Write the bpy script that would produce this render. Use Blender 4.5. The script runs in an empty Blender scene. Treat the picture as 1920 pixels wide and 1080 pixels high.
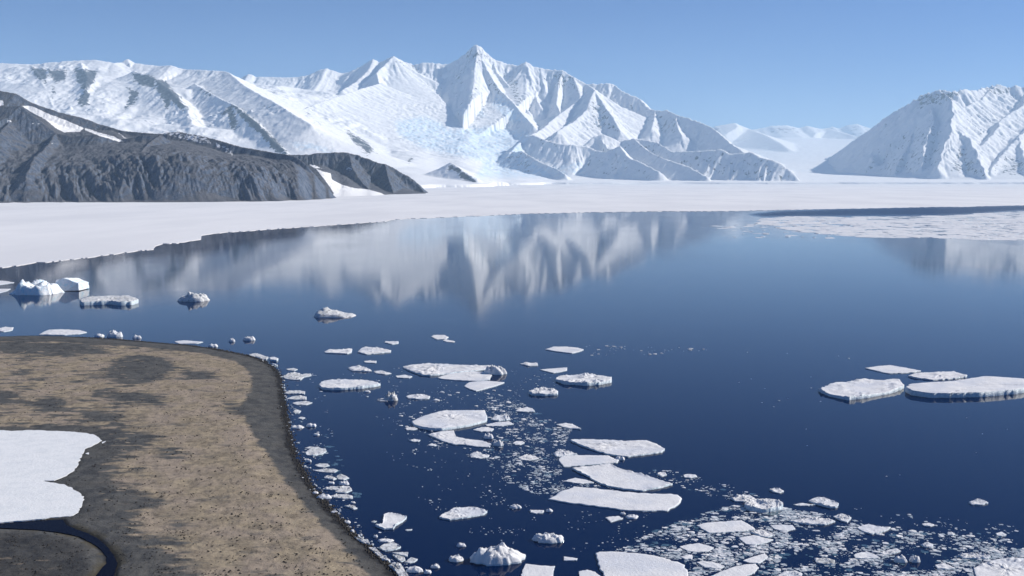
import bpy, bmesh, math, random
import numpy as np
from mathutils import Vector

# ------------------------------------------------------------------ camera, sky, sun, exposure
SC = bpy.context.scene
COL = SC.collection
H = 100.0                       # camera height above the water, metres
FP = 1884.0                     # focal length in pixels of the 1920-wide photograph
VH = 333.0                      # row of the true horizon
TH = math.atan((540.0 - VH) / FP)
CT, ST = math.cos(TH), math.sin(TH)

cam_d = bpy.data.cameras.new('camera')
cam_d.sensor_width = 36.0
cam_d.lens = 36.0 * FP / 1920.0
cam_d.clip_start = 1.0
cam_d.clip_end = 250000.0
cam = bpy.data.objects.new('camera', cam_d)
COL.objects.link(cam)
cam.location = (0, 0, H)
cam.rotation_euler = (math.pi / 2 - TH, 0, 0)
SC.camera = cam

SUN_EL, SUN_AZ = math.radians(32), math.radians(75)     # azimuth clockwise from the view direction (+Y)
world = bpy.data.worlds.new('World')
SC.world = world
world.use_nodes = True
wn = world.node_tree
bg = wn.nodes['Background']
sky = wn.nodes.new('ShaderNodeTexSky')
sky.sky_type = 'NISHITA'
sky.sun_disc = False
sky.sun_elevation = SUN_EL
sky.sun_rotation = SUN_AZ
sky.altitude = 1800
sky.air_density = 1.0
sky.dust_density = 0.15
sky.ozone_density = 3.0
tint = wn.nodes.new('ShaderNodeMix'); tint.data_type = 'RGBA'; tint.blend_type = 'MULTIPLY'
tint.inputs[0].default_value = 1.0
tint.inputs[7].default_value = (0.57, 0.91, 1.46, 1)       # clear polar air: a purer blue than the standard sky
wn.links.new(sky.outputs[0], tint.inputs[6])
wn.links.new(tint.outputs[2], bg.inputs[0])
bg.inputs[1].default_value = 0.051
sd = bpy.data.lights.new('sun', 'SUN')
sd.energy = 5.0
sd.angle = math.radians(0.5)
sd.color = (1.0, 0.945, 0.865)
sun = bpy.data.objects.new('sun', sd)
COL.objects.link(sun)
sdir = Vector((math.cos(SUN_EL) * math.sin(SUN_AZ), math.cos(SUN_EL) * math.cos(SUN_AZ), math.sin(SUN_EL)))
sun.rotation_euler = sdir.to_track_quat('Z', 'Y').to_euler()
sun.location = (0, 0, 5000)

SC.view_settings.view_transform = 'Standard'
SC.view_settings.look = 'None'
SC.view_settings.gamma = 1
SC.view_settings.exposure = 0.30
SC.view_settings.use_curve_mapping = False
SC.render.engine = 'CYCLES'
SC.cycles.use_denoising = True
SC.cycles.max_bounces = 6
SC.cycles.volume_bounces = 1

# ------------------------------------------------------------------ helpers
R = random.Random(7)
NR = np.random.RandomState(11)

def pix(u, v, z=0.0):
    """world point at height z that the photograph shows at (u, v)"""
    dx, dv = (u - 960.0), (540.0 - v)
    dy, dz = FP * CT + dv * ST, -FP * ST + dv * CT
    t = (z - H) / dz
    return (dx * t, dy * t, z)

def pixd(u, v, D):
    """world point at distance D ahead that the photograph shows at (u, v)"""
    dx, dv = (u - 960.0), (540.0 - v)
    dy, dz = FP * CT + dv * ST, -FP * ST + dv * CT
    t = D / dy
    return (dx * t, D, H + dz * t)

def proj(X, Y, Z):
    Zc = Z - H
    f = Y * CT - Zc * ST
    up = Y * ST + Zc * CT
    f = np.maximum(f, 1.0)
    return 960.0 + FP * X / f, 540.0 - FP * up / f

def _hash(ix, iy, seed):
    h = (ix * 374761393 + iy * 668265263 + seed * 974634613) & 0xffffffff
    h = ((h ^ (h >> 13)) * 1274126177) & 0xffffffff
    h = ((h ^ (h >> 16)) * 2246822519) & 0xffffffff
    return (h ^ (h >> 15)) & 0xffffffff

_perm = np.random.RandomState(5).permutation(1024)
_gx = np.cos(np.arange(1024) * 2 * math.pi / 1024); _gy = np.sin(np.arange(1024) * 2 * math.pi / 1024)
def gnoise(x, y, seed=0):
    """gradient noise, about -1..1"""
    x = np.asarray(x, float); y = np.asarray(y, float)
    ix = np.floor(x).astype(np.int64); iy = np.floor(y).astype(np.int64)
    fx, fy = x - ix, y - iy
    sx = fx * fx * fx * (fx * (fx * 6 - 15) + 10)
    sy = fy * fy * fy * (fy * (fy * 6 - 15) + 10)
    def g(ox, oy):
        a = _perm[(_perm[(ix + (ox + seed * 31)) & 1023] + iy + (oy + seed * 57)) & 1023]
        return _gx[a] * (fx - ox) + _gy[a] * (fy - oy)
    a = g(0, 0) * (1 - sx) + g(1, 0) * sx
    b = g(0, 1) * (1 - sx) + g(1, 1) * sx
    return (a * (1 - sy) + b * sy) * 1.5

def fbm(x, y, octv=4, seed=0, gain=0.5):
    s, a, t = 0, 1.0, 0
    for o in range(octv):
        s = s + a * gnoise(x, y, seed + o * 17)
        t += a
        a *= gain; x = x * 2.03 + 5.1; y = y * 2.03 - 3.7
    return s / t

def ridged(x, y, octv=4, seed=0, gain=0.5):
    s, a, t = 0, 1.0, 0
    for o in range(octv):
        s = s + a * (1 - 2 * np.abs(gnoise(x, y, seed + o * 17)))
        t += a
        a *= gain; x = x * 2.03 + 5.1; y = y * 2.03 - 3.7
    return s / t

def cells(x, y, seed=0):
    """rubble blocks: per-cell height 0..1 plus a tilt, with a notch along the joints"""
    x = np.asarray(x, float); y = np.asarray(y, float)
    ix = np.floor(x).astype(np.int64); iy = np.floor(y).astype(np.int64)
    b1 = np.full(x.shape, 9.0); b2 = np.full(x.shape, 9.0); val = np.zeros(x.shape); tl = np.zeros(x.shape)
    for ox in (-1, 0, 1):
        for oy in (-1, 0, 1):
            hx = _hash(ix + ox, iy + oy, seed) / 4294967296.0; hy = _hash(ix + ox, iy + oy, seed + 1) / 4294967296.0
            dx = ix + ox + hx - x; dy = iy + oy + hy - y
            d = dx * dx + dy * dy
            h = _hash(ix + ox, iy + oy, seed + 2) / 4294967296.0
            t = (_hash(ix + ox, iy + oy, seed + 3) / 4294967296.0 - .5) * dx + (_hash(ix + ox, iy + oy, seed + 4) / 4294967296.0 - .5) * dy
            m = d < b1
            b2 = np.where(m, b1, np.minimum(b2, d))
            val = np.where(m, h, val); tl = np.where(m, t, tl); b1 = np.where(m, d, b1)
    joint = np.clip((np.sqrt(b2) - np.sqrt(b1)) * 5, 0, 1)
    return (val + 1.1 * tl) * (.35 + .65 * joint)

def sstep(a, b, x):
    t = np.clip((x - a) / (b - a), 0, 1)
    return t * t * (3 - 2 * t)

def inpoly(px, py, poly):
    ins = np.zeros(np.shape(px), bool)
    n = len(poly)
    for i in range(n):
        x0, y0 = poly[i][:2]; x1, y1 = poly[(i + 1) % n][:2]
        if y0 == y1: continue
        c = (y0 > py) != (y1 > py)
        ins ^= c & (px < (x1 - x0) * (py - y0) / (y1 - y0) + x0)
    return ins

def polydist(px, py, poly, closed=True):
    d = np.full(np.shape(px), 1e18)
    n = len(poly)
    for i in range(n if closed else n - 1):
        x0, y0 = poly[i][:2]; x1, y1 = poly[(i + 1) % n][:2]
        vx, vy = x1 - x0, y1 - y0
        t = np.clip(((px - x0) * vx + (py - y0) * vy) / max(vx * vx + vy * vy, 1e-9), 0, 1)
        d = np.minimum(d, (px - x0 - t * vx) ** 2 + (py - y0 - t * vy) ** 2)
    return np.sqrt(d)

def sdist(px, py, poly):
    """signed: positive inside"""
    d = polydist(px, py, poly)
    return np.where(inpoly(px, py, poly), d, -d)

def np_mesh(name, verts, faces, mats, attrs=None, smooth=True, matidx=None, cat=None, label=None, kind=None, group=None, parent=None, loops=None):
    me = bpy.data.meshes.new(name)
    verts = np.asarray(verts, np.float32)
    if loops is None:
        faces = np.asarray(faces, np.int32)
        k = faces.shape[1]
        starts = np.arange(0, faces.size, k, dtype=np.int32)
        li = faces.ravel()
    else:
        li, starts = loops
    me.vertices.add(len(verts)); me.vertices.foreach_set('co', verts.ravel())
    me.loops.add(len(li)); me.loops.foreach_set('vertex_index', np.asarray(li, np.int32))
    me.polygons.add(len(starts)); me.polygons.foreach_set('loop_start', np.asarray(starts, np.int32))
    if matidx is not None:
        me.polygons.foreach_set('material_index', np.asarray(matidx, np.int32))
    me.polygons.foreach_set('use_smooth', np.full(len(starts), smooth, bool))
    for k, v in (attrs or {}).items():
        a = me.attributes.new(k, 'FLOAT', 'POINT')
        a.data.foreach_set('value', np.asarray(v, np.float32).ravel())
    me.update(calc_edges=True); me.validate()
    for m in (mats if isinstance(mats, (list, tuple)) else [mats]):
        me.materials.append(m)
    o = bpy.data.objects.new(name, me)
    COL.objects.link(o)
    tag(o, label, cat, group, kind)
    if parent: o.parent = parent
    return o

def tag(o, label=None, cat=None, group=None, kind=None):
    if label: o['label'] = label
    if cat: o['category'] = cat
    if group: o['group'] = group
    if kind: o['kind'] = kind

def grid_faces(nr, nc, keep=None):
    i = np.arange(nr * nc).reshape(nr, nc)
    q = np.stack([i[:-1, :-1], i[:-1, 1:], i[1:, 1:], i[1:, :-1]], -1).reshape(-1, 4)
    if keep is not None:
        k = keep.ravel()
        q = q[k[q].any(1)]
    return q

# ------------------------------------------------------------------ materials
class Mat:
    def __init__(s, name):
        s.m = bpy.data.materials.new(name); s.m.use_nodes = True
        s.t = s.m.node_tree; s.b = s.t.nodes['Principled BSDF']
        s.pos = s.t.nodes.new('ShaderNodeNewGeometry').outputs['Position']
    def n(s, typ, **kw):
        x = s.t.nodes.new(typ)
        for k, v in kw.items(): setattr(x, k, v)
        return x
    def set(s, inp, v):
        if hasattr(v, 'is_output') or hasattr(v, 'links'): s.t.links.new(v, inp)
        else: inp.default_value = v
    def attr(s, name): return s.n('ShaderNodeAttribute', attribute_name=name).outputs['Fac']
    def noise(s, scale, detail=4, rough=0.5, vec=None, stretch=(1, 1, 1), dist=0):
        mp = s.n('ShaderNodeMapping'); s.set(mp.inputs['Vector'], vec or s.pos)
        mp.inputs['Scale'].default_value = stretch
        x = s.n('ShaderNodeTexNoise')
        s.t.links.new(mp.outputs[0], x.inputs['Vector'])
        x.inputs['Scale'].default_value = scale; x.inputs['Detail'].default_value = detail
        x.inputs['Roughness'].default_value = rough; x.inputs['Distortion'].default_value = dist
        return x.outputs['Fac']
    def math(s, op, a, b=0.0, c=0.0, clamp=False):
        x = s.n('ShaderNodeMath', operation=op, use_clamp=clamp)
        s.set(x.inputs[0], a); s.set(x.inputs[1], b); s.set(x.inputs[2], c)
        return x.outputs[0]
    def ramp(s, v, a, b, lo=0.0, hi=1.0):
        x = s.n('ShaderNodeMapRange', interpolation_type='SMOOTHSTEP')
        s.set(x.inputs[0], v); x.inputs[1].default_value = a; x.inputs[2].default_value = b
        s.set(x.inputs[3], lo); s.set(x.inputs[4], hi)
        return x.outputs[0]
    def mix(s, f, a, b):
        x = s.n('ShaderNodeMix', data_type='RGBA')
        s.set(x.inputs[0], f)
        s.set(x.inputs[6], a if not isinstance(a, tuple) else (*a, 1)); s.set(x.inputs[7], b if not isinstance(b, tuple) else (*b, 1))
        return x.outputs[2]
    def bump(s, h, dist, strength=1.0, prev=None):
        x = s.n('ShaderNodeBump'); x.inputs['Strength'].default_value = strength
        x.inputs['Distance'].default_value = dist
        s.set(x.inputs['Height'], h)
        if prev is not None: s.t.links.new(prev, x.inputs['Normal'])
        return x.outputs[0]
    def out(s, color, rough=0.6, normal=None, spec=0.3):
        s.set(s.b.inputs['Base Color'], color if not isinstance(color, tuple) else (*color, 1))
        s.set(s.b.inputs['Roughness'], rough)
        s.b.inputs['Specular IOR Level'].default_value = spec
        if normal is not None: s.t.links.new(normal, s.b.inputs['Normal'])
        return s.m

SNOW = (0.82, 0.815, 0.81)
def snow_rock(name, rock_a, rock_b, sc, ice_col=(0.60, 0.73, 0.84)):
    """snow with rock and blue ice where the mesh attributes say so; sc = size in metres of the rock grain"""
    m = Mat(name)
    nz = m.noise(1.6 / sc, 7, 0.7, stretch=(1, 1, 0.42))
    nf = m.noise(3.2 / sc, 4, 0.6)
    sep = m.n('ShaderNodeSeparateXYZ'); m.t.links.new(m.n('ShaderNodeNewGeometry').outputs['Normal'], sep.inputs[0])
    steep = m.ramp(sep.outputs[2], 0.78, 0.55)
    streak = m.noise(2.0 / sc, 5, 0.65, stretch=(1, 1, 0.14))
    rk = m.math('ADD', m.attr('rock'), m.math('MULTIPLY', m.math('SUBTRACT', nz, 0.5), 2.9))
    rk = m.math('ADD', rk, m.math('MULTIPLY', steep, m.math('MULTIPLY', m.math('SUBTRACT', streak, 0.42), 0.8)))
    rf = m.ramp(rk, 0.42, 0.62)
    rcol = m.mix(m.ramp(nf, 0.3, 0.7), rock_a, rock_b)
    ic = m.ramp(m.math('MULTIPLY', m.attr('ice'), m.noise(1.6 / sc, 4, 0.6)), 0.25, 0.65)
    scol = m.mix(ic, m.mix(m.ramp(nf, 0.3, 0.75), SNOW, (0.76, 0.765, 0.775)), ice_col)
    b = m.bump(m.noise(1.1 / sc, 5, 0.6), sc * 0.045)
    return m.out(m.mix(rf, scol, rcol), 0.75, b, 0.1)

M_MASSIF = snow_rock('snow_and_rock_face', (0.036, 0.042, 0.056), (0.095, 0.098, 0.11), 130.0)
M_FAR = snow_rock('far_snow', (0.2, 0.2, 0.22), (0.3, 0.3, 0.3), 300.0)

def make_headland_mat():
    m = Mat('dark_headland_rock')
    nz = m.noise(1 / 60.0, 6, 0.6)
    nf = m.noise(1 / 11.0, 6, 0.68, stretch=(1, 1, 0.22))
    ng = m.noise(1 / 26.0, 5, 0.6, stretch=(1, 1, 0.3))
    sep = m.n('ShaderNodeSeparateXYZ'); m.t.links.new(m.n('ShaderNodeNewGeometry').outputs['Normal'], sep.inputs[0])
    steep = m.ramp(m.math('ADD', sep.outputs[2], m.math('MULTIPLY', m.math('SUBTRACT', ng, 0.5), 0.5)), 0.88, 0.70)
    scree = m.mix(m.ramp(nz, 0.35, 0.66), (0.076, 0.081, 0.096), (0.116, 0.117, 0.128))
    scree = m.mix(m.ramp(m.noise(1 / 5.0, 4, 0.7), 0.55, 0.75, 0, 0.6), scree, (0.06, 0.058, 0.06))
    cliff = m.mix(m.ramp(ng, 0.36, 0.64), (0.058, 0.077, 0.115), (0.112, 0.136, 0.182))
    cliff = m.mix(m.ramp(nf, 0.54, 0.70), cliff, (0.20, 0.20, 0.205))
    cliff = m.mix(m.ramp(nf, 0.44, 0.32), cliff, (0.036, 0.046, 0.070))
    col = m.mix(steep, scree, cliff)
    sn = m.math('ADD', m.attr('snow'), m.math('MULTIPLY', m.math('SUBTRACT', m.noise(1 / 22.0, 6, 0.65), 0.5), 0.9))
    sf = m.ramp(sn, 0.46, 0.54)
    b = m.bump(m.noise(1 / 10.0, 6, 0.7, stretch=(1, 1, 0.35)), 4.0)
    return m.out(m.mix(sf, col, SNOW), 0.85, b, 0.15)
M_HEAD = make_headland_mat()

def make_fast_ice():
    m = Mat('sea_ice_snow')
    a = m.noise(1 / 260.0, 4, 0.55, stretch=(1, .35, 1))
    col = m.mix(m.ramp(a, 0.35, 0.7), (0.78, 0.775, 0.775), (0.69, 0.69, 0.70))
    b = m.bump(m.noise(1 / 18.0, 4, 0.6), 0.25)
    return m.out(col, 0.8, b, 0.1)
M_FAST = make_fast_ice()

def make_water():
    m = Mat('calm_sea_water')
    r = m.ramp(m.noise(1 / 90.0, 4, 0.6, stretch=(.6, .22, 1)), 0.32, 0.72, 0.030, 0.082)
    r = m.math('MAXIMUM', r, m.math('MULTIPLY', m.attr('wind'), 0.34))
    b = m.bump(m.noise(1 / 2.2, 3, 0.5), 0.012)
    m.b.inputs['IOR'].default_value = 1.21
    return m.out((0.0, 0.008, 0.042), r, b, 0.5)
M_WATER = make_water()

def make_floe_top():
    m = Mat('floe_snow')
    a = m.noise(1 / 6.0, 5, 0.6)
    col = m.mix(m.ramp(a, 0.35, 0.7), (0.76, 0.755, 0.755), (0.66, 0.66, 0.67))
    col = m.mix(m.ramp(m.noise(1 / 13.0, 3, 0.55), 0.42, 0.68, 0, 0.75), col, (0.585, 0.61, 0.665))
    d = m.noise(1 / 0.55, 2, 0.5)
    col = m.mix(m.ramp(d, 0.74, 0.79), col, (0.2, 0.19, 0.17))
    b = m.bump(m.noise(1 / 0.9, 5, 0.65), 0.22)
    return m.out(col, 0.7, b, 0.2)
def make_floe_side():
    m = Mat('floe_ice_side')
    a = m.noise(1 / 1.1, 4, 0.6)
    col = m.mix(m.ramp(a, 0.35, 0.7), (0.58, 0.65, 0.70), (0.42, 0.52, 0.58))
    b = m.bump(m.noise(1 / 0.6, 4, 0.6), 0.25)
    return m.out(col, 0.5, b, 0.4)
def make_berg():
    m = Mat('berg_ice')
    a = m.noise(1 / 3.5, 5, 0.6)
    col = m.mix(m.ramp(a, 0.45, 0.72), (0.84, 0.86, 0.88), (0.55, 0.76, 0.86))
    b = m.bump(m.noise(1 / 1.6, 6, 0.65), 0.5)
    return m.out(col, 0.55, b, 0.3)
def make_dirty():
    m = Mat('dirty_ice')
    a = m.noise(1 / 1.6, 5, 0.65)
    col = m.mix(m.ramp(a, 0.42, 0.66), (0.68, 0.69, 0.70), (0.36, 0.37, 0.37))
    b = m.bump(m.noise(1 / 0.7, 5, 0.65), 0.3)
    return m.out(col, 0.7, b, 0.2)
def make_slush():
    m = Mat('wet_slush_ice')
    col = m.mix(m.ramp(m.noise(1 / 1.5, 4, .6), .35, .7), (0.50, 0.53, 0.55), (0.24, 0.29, 0.33))
    return m.out(col, 0.4, m.bump(m.noise(1 / .5, 3, .6), .1), 0.4)
M_TOP, M_SIDE, M_BERG, M_DIRTY, M_SLUSH = make_floe_top(), make_floe_side(), make_berg(), make_dirty(), make_slush()
def make_foot():
    m = Mat('drowned_ice_foot')
    col = m.mix(m.ramp(m.noise(1 / 1.2, 4, .6), .35, .7), (0.02, 0.055, 0.09), (0.09, 0.155, 0.19))
    return m.out(col, 0.12, None, 0.5)
M_FOOT = make_foot()

def make_ground():
    m = Mat('guano_and_gravel')
    n1 = m.noise(1 / 5.0, 5, 0.65)
    n2 = m.noise(1 / 0.9, 4, 0.7)
    n3 = m.noise(1 / 14.0, 3, 0.5)
    n4 = m.noise(1 / 1.9, 4, 0.7, stretch=(1, .6, 1))
    tan = m.mix(m.ramp(n1, 0.32, 0.68), (0.335, 0.275, 0.192), (0.205, 0.170, 0.124))
    tan = m.mix(m.ramp(n3, 0.4, 0.66, 0, 0.65), tan, (0.31, 0.252, 0.205))
    tan = m.mix(m.ramp(n4, 0.52, 0.68, 0, 0.75), tan, (0.115, 0.095, 0.072))
    tan = m.mix(m.ramp(n4, 0.46, 0.30, 0, 0.5), tan, (0.36, 0.30, 0.215))
    tan = m.mix(m.ramp(n2, 0.60, 0.74, 0, 0.85), tan, (0.07, 0.058, 0.048))
    grv = m.mix(m.ramp(n1, 0.35, 0.65), (0.056, 0.058, 0.060), (0.102, 0.101, 0.096))
    grv = m.mix(m.ramp(n3, 0.45, 0.65, 0, 0.6), grv, (0.105, 0.101, 0.092))
    grv = m.mix(m.ramp(n2, 0.55, 0.75, 0, 0.7), grv, (0.035, 0.034, 0.034))
    f = m.math('ADD', m.attr('tan'), m.math('MULTIPLY', m.math('SUBTRACT', m.noise(1 / 4.0, 5, 0.65), 0.5), 0.6))
    col = m.mix(m.ramp(f, 0.12, 0.88), grv, tan)
    col = m.mix(m.ramp(m.attr('wet'), 0.2, 0.9), col, (0.022, 0.022, 0.024))
    col = m.mix(m.ramp(m.attr('algae'), 0.2, 0.9, 0, 0.5), col, (0.075, 0.062, 0.034))
    b = m.bump(n2, 0.22)
    b = m.bump(n1, 0.5, 1.0, b)
    return m.out(col, 0.9, b, 0.15)
M_GROUND = make_ground()
def make_patch():
    m = Mat('old_snow')
    a = m.noise(1 / 4.0, 5, 0.6)
    col = m.mix(m.ramp(a, 0.4, 0.7), (0.76, 0.77, 0.77), (0.68, 0.70, 0.71))
    col = m.mix(m.ramp(m.noise(1 / .8, 3, .6), 0.70, 0.78, 0, 0.5), col, (0.4, 0.38, 0.33))
    return m.out(col, 0.7, m.bump(m.noise(1 / 1.0, 4, 0.6), 0.12), 0.2)
M_PATCH = make_patch()
def make_pool():
    m = Mat('meltwater')
    m.b.inputs['IOR'].default_value = 1.1
    return m.out((0.003, 0.003, 0.010), 0.12, m.bump(m.noise(1 / 1.2, 2, .5), 0.01), 0.5)
M_POOL = make_pool()
def make_stone():
    m = Mat('dark_stone')
    return m.out(m.mix(m.noise(1 / .5, 3, .6), (0.03, 0.028, 0.026), (0.075, 0.068, 0.06)), 0.9, None, 0.2)
M_STONE = make_stone()

# ------------------------------------------------------------------ terrain machinery
def fan(u0, u1, nu, Ds):
    a = (np.linspace(u0, u1, nu) - 960.0) / (FP * CT + 280 * ST)
    A, D = np.meshgrid(a, np.asarray(Ds))
    return A * D, D

def columns(X, Y, cols):
    """surface through columns [(u, [(D km, v), ...])]: linear between columns, smooth along each"""
    U = 960.0 + X / Y * (FP * CT + 280 * ST)
    us = [c[0] for c in cols]
    zs = []
    for u, pts in cols:
        d = [p[0] * 1000 for p in pts]
        z = [pixd(u, p[1], p[0] * 1000)[2] for p in pts]
        zs.append(np.interp(Y, d, z))
    Z = np.zeros_like(X)
    U = np.clip(U, us[0], us[-1])
    for i in range(len(us) - 1):
        t = np.clip((U - us[i]) / (us[i + 1] - us[i]), 0, 1)
        t = t * t * (3 - 2 * t)
        s = (U >= us[i]) & (U <= us[i + 1])
        Z = np.where(s, zs[i] * (1 - t) + zs[i + 1] * t, Z)
    return Z

def ridge(X, Y, pts, a=1.0, b=0.35, d0=500., flute=60., wl=180., seed=0, fl_len=700., jag=16.0):
    """height of a ridge through pts (u, v, D km), falling away at slope a near the crest and b far off, fluted across"""
    P = np.array([pixd(p[0], p[1], p[2] * 1000) for p in pts])
    best = np.full(X.shape, 1e18); zz = np.zeros(X.shape); ss = np.zeros(X.shape); side = np.zeros(X.shape)
    acc = 0.0
    for i in range(len(P) - 1):
        x0, y0, z0 = P[i]; x1, y1, z1 = P[i + 1]
        vx, vy = x1 - x0, y1 - y0
        L = math.hypot(vx, vy)
        t = np.clip(((X - x0) * vx + (Y - y0) * vy) / (L * L), 0, 1)
        d2 = (X - x0 - t * vx) ** 2 + (Y - y0 - t * vy) ** 2
        m = d2 < best
        best = np.where(m, d2, best)
        zz = np.where(m, z0 + t * (z1 - z0), zz)
        ss = np.where(m, acc + t * L, ss)
        cr = (X - x0) * vy - (Y - y0) * vx
        side = np.where(m, np.sign(cr), side)
        acc += L
    if jag:
        zz = zz + jag * (ridged(ss / 190.0, ss * 0 + seed * 3.3, 4, seed + 9, .6) - .3)
    d = np.sqrt(best)
    drop = b * d + (a - b) * d0 * (1 - np.exp(-d / d0))
    if flute:
        wob = gnoise(ss / (wl * 3), d / (wl * 4), seed + 5) * 0.8
        f = ridged(ss / wl + side * 37.3 + wob, d / (wl * 7) + side * 11, 3, seed)
        env = (1 - np.exp(-d / (wl * 0.6))) * np.exp(-d / fl_len)
        zz = zz + flute * (f - 0.45) * env
    return zz - drop

def smax(a, b, k):
    h = np.clip(0.5 + 0.5 * (a - b) / k, 0, 1)
    return b + (a - b) * h + k * h * (1 - h) * 0.5

def gullies(X, Y, Z, a, lam, length, seed, k=11):
    """noise drawn out down the slope, -1..1, and the slope itself"""
    Zr = Z
    def box(A, r, ax):
        A = np.moveaxis(A, ax, 0)
        P = np.concatenate([np.repeat(A[:1], r, 0), A, np.repeat(A[-1:], r, 0)])
        c = np.cumsum(np.concatenate([P[:1] * 0, P]), 0)
        return np.moveaxis((c[2 * r + 1:] - c[:-2 * r - 1]) / (2 * r + 1), 0, ax)
    for r in (7, 5):
        Z = box(box(Z, r, 0), r, 1)
    dza = np.gradient(Z, a, axis=1)
    D = Y[:, 0]
    gx = dza / Y
    gy = np.gradient(Z, D, axis=0) - a[None, :] / Y * dza
    sl = np.hypot(gx, gy) + 1e-6
    ux, uy = gx / sl, gy / sl
    s1 = 0; s2 = 0
    for i in range(k):
        t = (i / (k - 1) - .5) * length
        s1 = s1 + gnoise((X + t * ux) / lam, (Y + t * uy) / lam, seed)
        s2 = s2 + gnoise((X + .6 * t * ux) / (lam * .45), (Y + .6 * t * uy) / (lam * .45), seed + 3)
    g = (s1 / k) * 2.6 + (s2 / k) * 1.5
    return np.clip(g, -1.6, 1.6), sl

def poly_mask(U, V, polys, soft):
    m = np.full(U.shape, 0.0)
    for w, poly in polys:
        p = np.array(poly, float)
        x0, y0 = p.min(0) - 3 * soft; x1, y1 = p.max(0) + 3 * soft
        s = (U > x0) & (U < x1) & (V > y0) & (V < y1)
        if not s.any(): continue
        m[s] = np.maximum(m[s], w * sstep(-soft, soft, sdist(U[s], V[s], poly)))
    return m
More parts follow.
